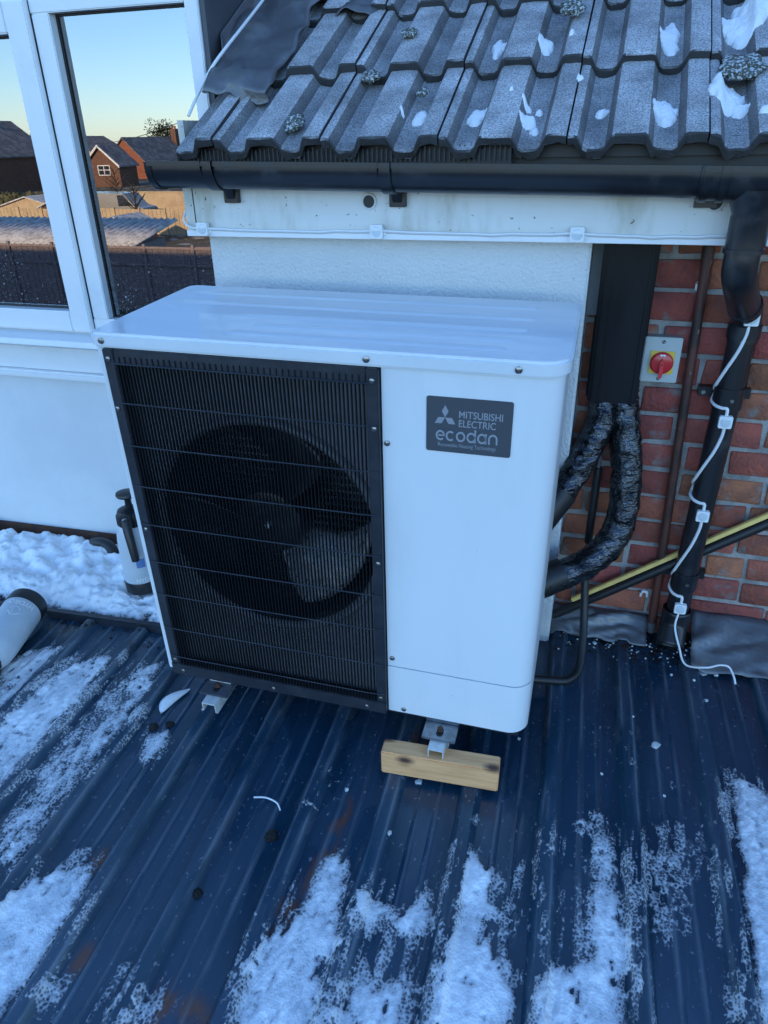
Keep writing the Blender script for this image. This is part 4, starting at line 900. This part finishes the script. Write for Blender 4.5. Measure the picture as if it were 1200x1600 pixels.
# ------------------------------------------------------------------ spray bottles
def bottle(M, label, textstr, nozzle):
    t = thing('spray_bottle', label, 'bottle', M.translation, 'white pump spray bottles')
    body = obj('body', xf(lathe([(.058, .045), (.0585, .06), (.0585, .20), (.056, .235), (.046, .262), (.040, .272)], 40), M), 'bottle_plastic', t, smooth=True)
    obj('base', xf(lathe([(.052, .0), (.058, .006), (.0605, .044), (.0585, .050)], 40), M), 'bottle_black', t, smooth=True)
    obj('collar', xf(join(lathe([(.043, .262), (.046, .266), (.047, .300), (.040, .318), (.022, .326)], 32), *[box(.045 * math.cos(a) - .003, .045 * math.cos(a) + .003, .045 * math.sin(a) - .003, .045 * math.sin(a) + .003, .268, .3) for a in np.linspace(0, 6.28, 18)]), M), 'bottle_black', t, smooth=True)
    obj('pump_handle', xf(join(lathe([(.012, .32), (.011, .362), (.014, .366)], 20), lathe([(.014, .364), (.034, .368), (.037, .374), (.035, .381), (.015, .385)], 28)), M), 'bottle_black', t, smooth=True)
    if nozzle:
        n = obj('spray_head', xf(join(box(-.016, .018, -.062, -.03, .285, .318), tube([(.0, -.055, .30), (.008, -.078, .27), (.018, -.082, .16)], [.016, .0155, .0135], 18)), M), 'bottle_black', t, smooth=True)
        obj('nozzle_tip', xf(tube([(.0, -.068, .312), (.002, -.072, .308)], .008, 12), M), 'screw', n)
        obj('blue_mark', xf(grid(8, 1, lambda a, b: (.0592 * math.sin(.15 + .5 * a), -.0592 * math.cos(.15 + .5 * a), .115 + .035 * b)), M), 'far_blue', body)
    for s, size, u0, zb, hh in textstr:
        m = text(s, .03, .0008) if s != '*' else join(*[tube([(math.cos(a) * r, math.sin(a) * r, 0) for a in np.linspace(a0, a1, 14)], .10, 4) for r, a0, a1 in ((.9, .3, 2.9), (.9, 3.4, 6.0), (.45, -1.2, 1.6))], tube([(-1.3, .2, 0), (0, 1.3, 0), (1.3, .2, 0)], .1, 4))
        V = np.array(m[0]); w = (V[:, 0].max() - V[:, 0].min()); m = fit(m, 0, size, 0, hh)
        obj('lettering', xf(([(.0600 * math.sin(u0 + a / .06), -.0600 * math.cos(u0 + a / .06), zb + b) for a, b, _ in m[0]], m[1]), M), 'white_label', body)
mat('far_blue', (.12, .22, .45), .4)
bottle(Matrix.Translation((-1.545, 1.885, -1.492)) @ Matrix.Rotation(math.radians(-2), 4, 'X') @ Matrix.Rotation(.35, 4, 'Z') @ Matrix.Scale(1.04, 4), 'white pump spray bottle standing in the snow behind the heat pump corner', [('HYDRO', .075, .0, .058, .014)], True)
ax = Vector((.24, -.95, -.06)).normalized(); zt = ax; xt = Vector((0, 0, 1)).cross(zt).normalized(); yt = zt.cross(xt)
Mb = Matrix((xt, yt, zt)).transposed().to_4x4(); Mb.translation = (-1.85, 1.645, -1.450)
lv = Mb.to_3x3().inverted() @ Vector((.55, -.45, .7)); Mb = Mb @ Matrix.Rotation(math.atan2(lv.x, -lv.y), 4, 'Z') @ Matrix.Scale(1.15, 4)
bottle(Mb, 'white spray bottle lying on its side at the left edge', [('HYDRO', .075, -.55, .062, .018), ('*', .042, -.2, .09, .042)], False)

# small dark offcut by the wall, ice, zip tie and bits on the roof
t = thing('pipe_offcut', 'short dark pipe offcut poking from the snow by the wall', 'offcut', (-1.83, 2.08, -1.47))
obj('tube', tube(catmull([(-1.90, 2.07, -1.455), (-1.85, 2.06, -1.44), (-1.80, 2.05, -1.445), (-1.775, 2.035, -1.475)], 5), .022, 14), 'rubber', t, smooth=True)
t = thing('wall_stop', 'small dark stub fixed at the end of the rusty base strip', 'bracket', (-1.70, 2.13, -1.47))
obj('stub', xf(box(-.012, .012, -.02, .02, -.022, .022), Matrix.Translation((-1.735, 2.11, -1.455)) @ Matrix.Rotation(.4, 4, 'Y')), 'gasket', t, bevel=.004)
fl = obj('ice_flake', grid(14, 5, lambda a, b: tuple(Vector((-1.145, 1.355, 0)).lerp(Vector((-1.115, 1.475, 0)), a) + Vector((.045 * math.sin(math.pi * a) ** .7 * (b - .5) - .02 * math.sin(math.pi * a), 0, float(deck_z(np.array(-1.14), np.array(1.42))) + .008 + .012 * math.sin(math.pi * a) * math.sin(math.pi * b)))) ), 'snow_lump', smooth=True, sharp=180,
    label='leaf-shaped sliver of ice on the metal roof near the left foot', cat='ice')
fl.modifiers.new('s', 'SOLIDIFY').thickness = .004
def dz(x, y): return float(deck_z(np.array(float(x)), np.array(float(y))))
obj('cable_tie', tube(catmull([(-.74, 1.157, dz(-.74, 1.157) + .006), (-.706, 1.160, dz(-.706, 1.16) + .012), (-.672, 1.153, dz(-.672, 1.153) + .010), (-.656, 1.140, dz(-.656, 1.14) + .004)], 6), .0022, 6, flat=.5), 'cable_white', smooth=True,
    label='white plastic cable tie offcut on the dark metal roof', cat='cable tie')
ms = [('left of the icy patch', (-1.139, 1.306), .014), ('right of the icy patch', (-1.097, 1.327), .012), ('below the white cable tie', (-.647, 1.064), .015), ('between the ribs at lower left', (-.752, .878), .012)]
for w, (x, y), r in ms:
    obj('moss_clump', blob((x, y, dz(x, y) + .004), r, r, r * .7, x * 9, 3, .5, 3), 'dark_moss', smooth=True, label='small dark moss clump on the metal roof ' + w, cat='moss', group='dark clumps on the metal roof')
fk = []
for x, y, r in ((.282, 1.62, .011), (.434, 1.968, .012), (.471, 1.966, .007), (.433, 1.843, .006), (-.33, 1.325, .009), (-.362, 1.147, .006), (.141, 1.48, .004), (.339, 1.934, .004), (.447, 1.498, .005), (-.51, 1.248, .005), (.40, 1.90, .004), (.10, 2.03, .007), (.16, 2.04, .005), (.22, 1.7, .003), (.30, 1.45, .004), (-.09, 1.546, .004)):
    fk.append(blob((x, y, dz(x, y) + .002), r, r * 1.2, .003, x * 31, 2, .6, 2.5))
rg2 = random.Random(4)
for k in range(170):
    x = rg2.uniform(-.06, .62); y = 2.09 - abs(rg2.gauss(0, .05)); r = rg2.uniform(.0015, .004); fk.append(blob((x, y, dz(x, y) + .001), r, r, r * .7, k, 1, .5))
obj('paint_flakes', join(*fk), 'fleck', kind='stuff', label='scattered white flakes and grit on the dark metal roof', cat='debris')
fk = []
for k in range(260):
    x = rg2.uniform(-.06, .62); y = 2.10 - abs(rg2.gauss(0, .05)); r = rg2.uniform(.002, .007); fk.append(blob((x, y, dz(x, y) + .001), r, r, r * .6, k, 1, .5))
for k in range(60):
    x = rg2.uniform(-2.0, -1.2); y = 1.70 - abs(rg2.gauss(0, .04)); r = rg2.uniform(.002, .006); fk.append(blob((x, y, dz(x, y) + .001), r, r, r * .6, k, 1, .5))
obj('dirt', join(*fk), 'dark_moss', kind='stuff', label='dark mossy grit gathered along the foot of the walls', cat='dirt')

# snow and moss on the tiles
RX = Matrix.Rotation(SL, 3, 'X')
def tile_z(x, y):
    gy_ = GA * math.cos(SL); k = np.floor((y - 1.838) / gy_); ta = math.radians(26.6)
    px = (x + 1.007) % .294; p = np.interp(px, [q[0] for q in TP], [q[1] for q in TP])
    return -.027 + k * GA * math.sin(SL) + (y - 1.838 - k * gy_) * math.tan(ta) + p / math.cos(ta) - .0024 * np.floor((x + 1.007) / .294)
gx, gy = np.meshgrid(np.arange(-.70, .62, .0028), np.arange(1.85, 2.60, .0035))
wx = gx + .022 * (fbm(gx * 40, gy * 30, 61) - .5); wy = gy + .030 * (fbm(gx * 36, gy * 30, 62) - .5)
T = np.zeros_like(gx)
for x, y, rx, ry in ((-.352, 2.248, .016, .048), (-.226, 2.242, .022, .030), (.078, 2.261, .024, .078), (.245, 2.285, .050, .075), (.30, 2.35, .075, .080), (.36, 2.27, .035, .03), (.34, 2.45, .06, .08),
        (-.498, 1.967, .018, .03), (-.353, 1.960, .023, .034), (-.223, 1.937, .019, .022), (.076, 1.968, .027, .048), (.205, 2.010, .038, .055), (.235, 1.97, .022, .024), (-.057, 1.976, .014, .018), (-.236, 1.993, .010, .011),
        (-.205, 1.985, .008, .009), (-.203, 1.906, .009, .012), (.279, 1.903, .011, .012), (-.164, 2.238, .008, .010), (-.279, 2.02, .006, .007), (-.54, 1.95, .006, .007), (.45, 1.95, .03, .04), (.50, 2.25, .05, .06), (-.12, 2.06, .008, .01)):
    T = np.maximum(T, (min(rx, ry) * .42 + .003) * np.clip(1 - ((wx - x) / rx) ** 2 - ((wy - y) / ry) ** 2, 0, 1) ** .6)
T = np.where(T > .0015, T * (.65 + .7 * fbm(gx * 90, gy * 80, 63)), 0)
tsn = field_mesh('tile_snow', gx, gy, tile_z(gx, gy), T, 'snow_lump')
tsn['kind'] = 'stuff'; tsn['label'] = 'small lumps of snow left in the channels of the frosted roof tiles'; tsn['category'] = 'snow'
for lab, (x, y, z), r in (('round frosted moss cushion on the lowest tiles near the left end', (-.819, 1.922, .03), .026), ('small round moss cushion on an upper tile left of centre', (-.597, 2.248, .24), .018), ('grey moss cushion on a top tile ridge beside snow', (-.174, 2.318, .29), .026),
        ('flat moss strip under the second tile course', (-.666, 2.11, .13), .022), ('large mossy tuft in the snow at the right of the tiles', (.235, 2.076, .125), .040), ('tiny moss cushion in a lower tile channel', (-.505, 2.03, .10), .014)):
    zt = (y - 1.838) * math.tan(SL) - .014 + (.026 if z > .2 else 0)
    obj('moss_cushion', blob((x, y, zt), r * 1.15, r * 1.25, r * .42, x * 13, 4, .40, 2.0, RX), 'moss', smooth=True, sharp=180, label=lab, cat='moss', group='moss cushions on the roof tiles')

# ------------------------------------------------------------------ gardens and houses opposite, seen mirrored in the window
fn = thing('garden_fence', 'long dark timber garden fence reflected low in the window', 'fence', (-16, -17.7, GZ))
for k in range(14):
    x = -30 + k * 1.86
    p = obj('fence_panel', join(*[box(x + .05 + i * .118, x + .05 + i * .118 + .112, -17.72 + (.012 if i % 2 else 0), -17.70 + (.012 if i % 2 else 0), GZ + .05, -3.12 + .02 * math.sin(k * 2.3)) for i in range(15)]), 'fence_wood', fn)
    obj('rail', join(box(x + .04, x + 1.82, -17.69, -17.65, -3.20, -3.12), box(x + .04, x + 1.82, -17.69, -17.65, -3.75, -3.67)), 'fence_wood', p)
    obj('post', box(x - .05, x + .045, -17.73, -17.63, GZ, -3.04), 'fence_wood', fn)
sh = thing('garden_shed', 'low shed with frosted corrugated roof reflected in the left pane', 'shed', (-24, -20.5, GZ))
obj('wall', box(-31, -16.8, -21.6, -19.6, GZ, -3.35), 'fence_wood', sh)
V, F = [], []
nn = 220
for k in range(nn):
    x = -31.2 + 14.6 * k / (nn - 1); zz = .05 * math.sin(k * math.pi / 2.2); V += [(x, -19.1, -3.32 + zz), (x, -22.4, -2.72 + zz)]
obj('roof', (V, [(2 * k, 2 * k + 2, 2 * k + 3, 2 * k + 1) for k in range(nn - 1)]), 'frosted_sheet', sh, smooth=True).modifiers.new('s', 'SOLIDIFY').thickness = .02
def gable_house(lab, cx, y0, y1, hw, ze, zr, wallm, roofm, win=(), chim=None, barge=False):
    h = thing('terraced_house', lab, 'house', (cx, (y0 + y1) / 2, GZ))
    obj('wall', prism([(cx - hw, GZ), (cx + hw, GZ), (cx + hw, ze), (cx, zr - .1), (cx - hw, ze)], y0, y1, 'y'), wallm, h)
    t = .18; e = .35; sl_ = (zr - ze) / hw
    for s in (-1, 1):
        rf = obj('roof_slope', prism([(cx, zr), (cx + s * (hw + e), ze - e * sl_), (cx + s * (hw + e), ze - e * sl_ + t), (cx, zr + t)], y0 - .25, y1 + .3, 'y'), roofm, h)
        if barge: obj('barge_board', prism([(cx, zr - .12), (cx + s * (hw + e), ze - e * sl_ - .12), (cx + s * (hw + e), ze - e * sl_ + t + .02), (cx, zr + t + .02)], y1 + .31, y1 + .40, 'y'), 'far_white', h)
    for (x, z, w, hh) in win:
        f = obj('window', join(box(cx + x - w / 2, cx + x + w / 2, y1 + .01, y1 + .10, z, z + .1), box(cx + x - w / 2, cx + x + w / 2, y1 + .01, y1 + .10, z + hh - .1, z + hh), *[box(cx + x - w / 2 + i * (w - .1) / 2, cx + x - w / 2 + i * (w - .1) / 2 + .1, y1 + .01, y1 + .10, z + .1, z + hh - .1) for i in range(3)], box(cx + x - w / 2, cx + x + w / 2, y1 + .012, y1 + .095, z + hh * .5, z + hh * .5 + .08)), 'far_white', h)
        obj('pane', box(cx + x - w / 2 + .1, cx + x + w / 2 - .1, y1 + .005, y1 + .04, z + .1, z + hh - .1), 'far_glass', f)
    if chim:
        c = obj('chimney', box(chim[0] - .5, chim[0] + .5, chim[1] - .5, chim[1] + .5, zr - 1.5, chim[2]), 'far_brick2', h)
        obj('chimney_pot', join(*[lathe([(.16, 0), (.13, .5)], 10, (chim[0] + d, chim[1], chim[2])) for d in (-.25, .25)]), 'far_brick', c)
    return h
gable_house('orange sunlit brick gable house with grey tiled roof reflected in the right pane', -76.5, -122, -106, 3.4, -2.7, .55, 'far_brick', 'far_tile', [(1.0, -4.6, 1.2, 1.2)], (-75.5, -120, 1.9))
gable_house('brown brick gable house with white barge boards reflected beside the window bar', -66.5, -90, -86, 2.6, -2.6, -.4, 'far_brick2', 'far_tile', [(.3, -3.9, 1.9, 1.25)], None, True)
gable_house('dark roofed house with tall chimney reflected in the left pane', -78, -84, -70, 5.5, -1.2, 2.6, 'far_brick2', 'far_tile', [(1.5, -3.4, 2, 1.3), (-2, -3.4, 2, 1.3)], (-79, -74, 4.6))
gable_house('plain gabled house far left among the reflected roofs', -100, -96, -82, 5.0, -1.6, 1.8, 'far_brick2', 'far_tile', [(1.5, -3.4, 2, 1.3)], (-99, -86, 3.4))
gable_house('pale rendered house between the reflected roofs further back', -112, -150, -138, 5.0, -1.4, 1.2, 'far_cream', 'far_tile', [(1.5, -3.4, 2, 1.3)])
w = thing('garden_wall', 'sunlit cream garden wall reflected below the orange house', 'wall', (-39, -56, GZ))
obj('panel', box(-44, -34, -56.1, -55.9, GZ, -4.0), 'far_cream', w); obj('coping', box(-44.1, -33.9, -56.2, -55.85, -4.0, -3.9), 'far_cream', w)
hd = thing('garden_hedge', 'sunlit clipped hedge reflected in the left pane', 'hedge', (-46, -50, GZ))
obj('foliage', join(*[blob((-54 + k * .55, -50 + .3 * math.sin(k), -4.6), .7, .7, .95, k, 3, .5, 3) for k in range(30)]), 'hedge', hd)
def far_tree(cx, cy, zt, r, lab, n=2600):
    t = thing('tree', lab, 'tree', (cx, cy, GZ), 'trees beyond the gardens')
    obj('trunk', tube([(cx, cy, GZ), (cx + .1, cy, GZ + 2), (cx, cy + .1, zt - 1.5)], [.3, .22, .06], 8), 'bark', t)
    V, F = [], []; q = random.Random(cx)
    cl = [(cx + q.gauss(0, r * .42), cy + q.gauss(0, r * .42), zt - r * (.3 + 1.9 * q.random()), r * q.uniform(.25, .5)) for _ in range(24)]
    for _ in range(n):
        a, b, c, rr = q.choice(cl); d = Vector((q.gauss(0, 1), q.gauss(0, 1), q.gauss(0, 1))).normalized() * rr * q.random() ** .4
        p = Vector((a, b, c)) + d; u = Vector((q.gauss(0, 1), q.gauss(0, 1), q.gauss(0, 1))).normalized() * .16; v = u.orthogonal().normalized() * .13
        o = len(V); V += [tuple(p - u), tuple(p + v), tuple(p + u), tuple(p - v)]; F.append((o, o + 1, o + 2, o + 3))
    obj('crown', (V, F), 'leaf', t)
far_tree(-80.5, -126, 5.2, 3.4, 'dark leafy tree rising behind the orange house roof')
far_tree(-104, -120, 2.0, 3.0, 'smaller dark tree among the roofs at far left')
vn = thing('parked_van', 'pale van parked beyond the gardens reflected beside the window bar', 'van', (-34.4, -43.7, GZ))
obj('body', prism([(-37, GZ + .35), (-32.0, GZ + .35), (-31.9, GZ + 1.15), (-32.7, GZ + 1.3), (-33.4, GZ + 2.1), (-37, GZ + 2.15)], -44.7, -42.8, 'y'), 'van_paint', vn, bevel=.08)
obj('window', prism([(-33.9, GZ + 1.3), (-32.8, GZ + 1.32), (-33.45, GZ + 2.0), (-33.9, GZ + 2.0)], -42.81, -42.77, 'y'), 'far_glass', vn)
for wx in (-36, -32.9): obj('wheel', tube([(wx, -42.75, GZ + .33), (wx, -43.0, GZ + .33)], .33, 18), 'rubber', vn, smooth=True)
for (cx, cy, zt, r, lab) in ((-20.9, -26, -3.35, 1.0, 'grey tarpaulin cone tied over garden furniture reflected above the fence'), (-24.3, -27.5, -3.1, .75, 'closed pale garden parasol reflected above the fence')):
    tp = thing('garden_cover', lab, 'cover', (cx, cy, GZ))
    obj('cloth', tube([(cx, cy, GZ + .05), (cx, cy, (GZ + zt) / 2), (cx, cy, zt)], 1, 22, rf=lambda i, a: (r, r * .62, .05)[i] * (1 + .10 * math.sin(a * 7))), 'tarp' if r > .9 else 'far_white', tp, smooth=True)
    obj('pole', tube([(cx, cy, GZ), (cx, cy, zt + .1)], .03, 8), 'bark', tp)

fz2 = thing('sunlit_fence', 'sunlit pale timber fence reflected across the middle of both panes', 'fence', (-32, -38, GZ))
for k in range(12):
    x = -42 + k * 1.86
    obj('fence_panel', join(*[box(x + .05 + i * .147, x + .05 + i * .147 + .135, -38.02 + (.015 if i % 2 else 0), -38 + (.015 if i % 2 else 0), GZ + .05, -3.75 + .03 * math.sin(k * 1.7)) for i in range(12)]), 'far_cream', fz2)
    obj('post', box(x - .05, x + .045, -38.05, -37.93, GZ, -3.68), 'far_cream', fz2)
for lab, cx, cy, hw, ze, zr, wm in (('small red brick outhouse with frosted roof reflected right of the van', -27.2, -34, 1.1, -4.2, -3.75, 'far_brick'), ('low cream outbuilding reflected above the frosted shed roof', -40.0, -42, 2.4, -3.9, -3.3, 'far_cream'),
        ('dark timber hut reflected left of the van', -36.5, -40, 1.3, -4.0, -3.5, 'far_brick2')):
    t = thing('outbuilding', lab, 'outbuilding', (cx, cy, GZ))
    obj('wall', prism([(cx - hw, GZ), (cx + hw, GZ), (cx + hw, ze), (cx, zr - .05), (cx - hw, ze)], cy - 1.2, cy + 1.2, 'y'), wm, t)
    obj('roof', prism([(cx - hw - .15, ze - .06), (cx, zr), (cx + hw + .15, ze - .06), (cx + hw + .15, ze + .02), (cx, zr + .08), (cx - hw - .15, ze + .02)], cy - 1.35, cy + 1.35, 'y'), 'frosted_sheet', t)
    obj('door', box(cx - .4, cx + .4, cy + 1.205, cy + 1.23, GZ, GZ + 1.0), 'bark', t)
def bare_tree(cx, cy, h, lab):
    t = thing('tree', lab, 'tree', (cx, cy, GZ), 'trees beyond the gardens'); q = random.Random(cx); parts = [tube([(cx, cy, GZ), (cx + .05, cy, GZ + h * .5), (cx, cy, GZ + h)], [.09, .06, .015], 7)]; tw = []
    for k in range(26):
        z0 = GZ + h * q.uniform(.35, .95); a = q.uniform(0, 6.28); L_ = h * q.uniform(.12, .3) * (1.3 - (z0 - GZ) / h); p0 = Vector((cx, cy, z0)); p1 = p0 + Vector((math.cos(a), math.sin(a), .9)) * L_
        tw.append(tube([p0, p0.lerp(p1, .5), p1], [.03, .022, .008], 5))
        for m_ in range(4):
            b = a + q.uniform(-1, 1); s0 = p0.lerp(p1, q.uniform(.4, .95)); tw.append(tube([s0, s0 + Vector((math.cos(b), math.sin(b), 1.1)) * L_ * .45], [.014, .005], 4))
    obj('trunk', parts[0], 'bark', t); obj('crown', join(*tw), 'bark', t)
bare_tree(-36.5, -46.5, 3.6, 'bare leafless tree reflected left of the van'); bare_tree(-30.6, -40, 2.9, 'small bare tree reflected right of the van'); bare_tree(-49, -47, 4.4, 'tall bare tree reflected in the left pane')
wr = thing('overhead_wire', 'thin overhead wire sagging across the reflected sky', 'wire', (-60, -80, 1.5))
obj('wire', tube([(-95 + 60 * i / 20, -112 + 58 * i / 20, 1.3 - 1.4 * (1 - (2 * i / 20 - 1) ** 2)) for i in range(21)], .03, 5), 'gasket', wr)
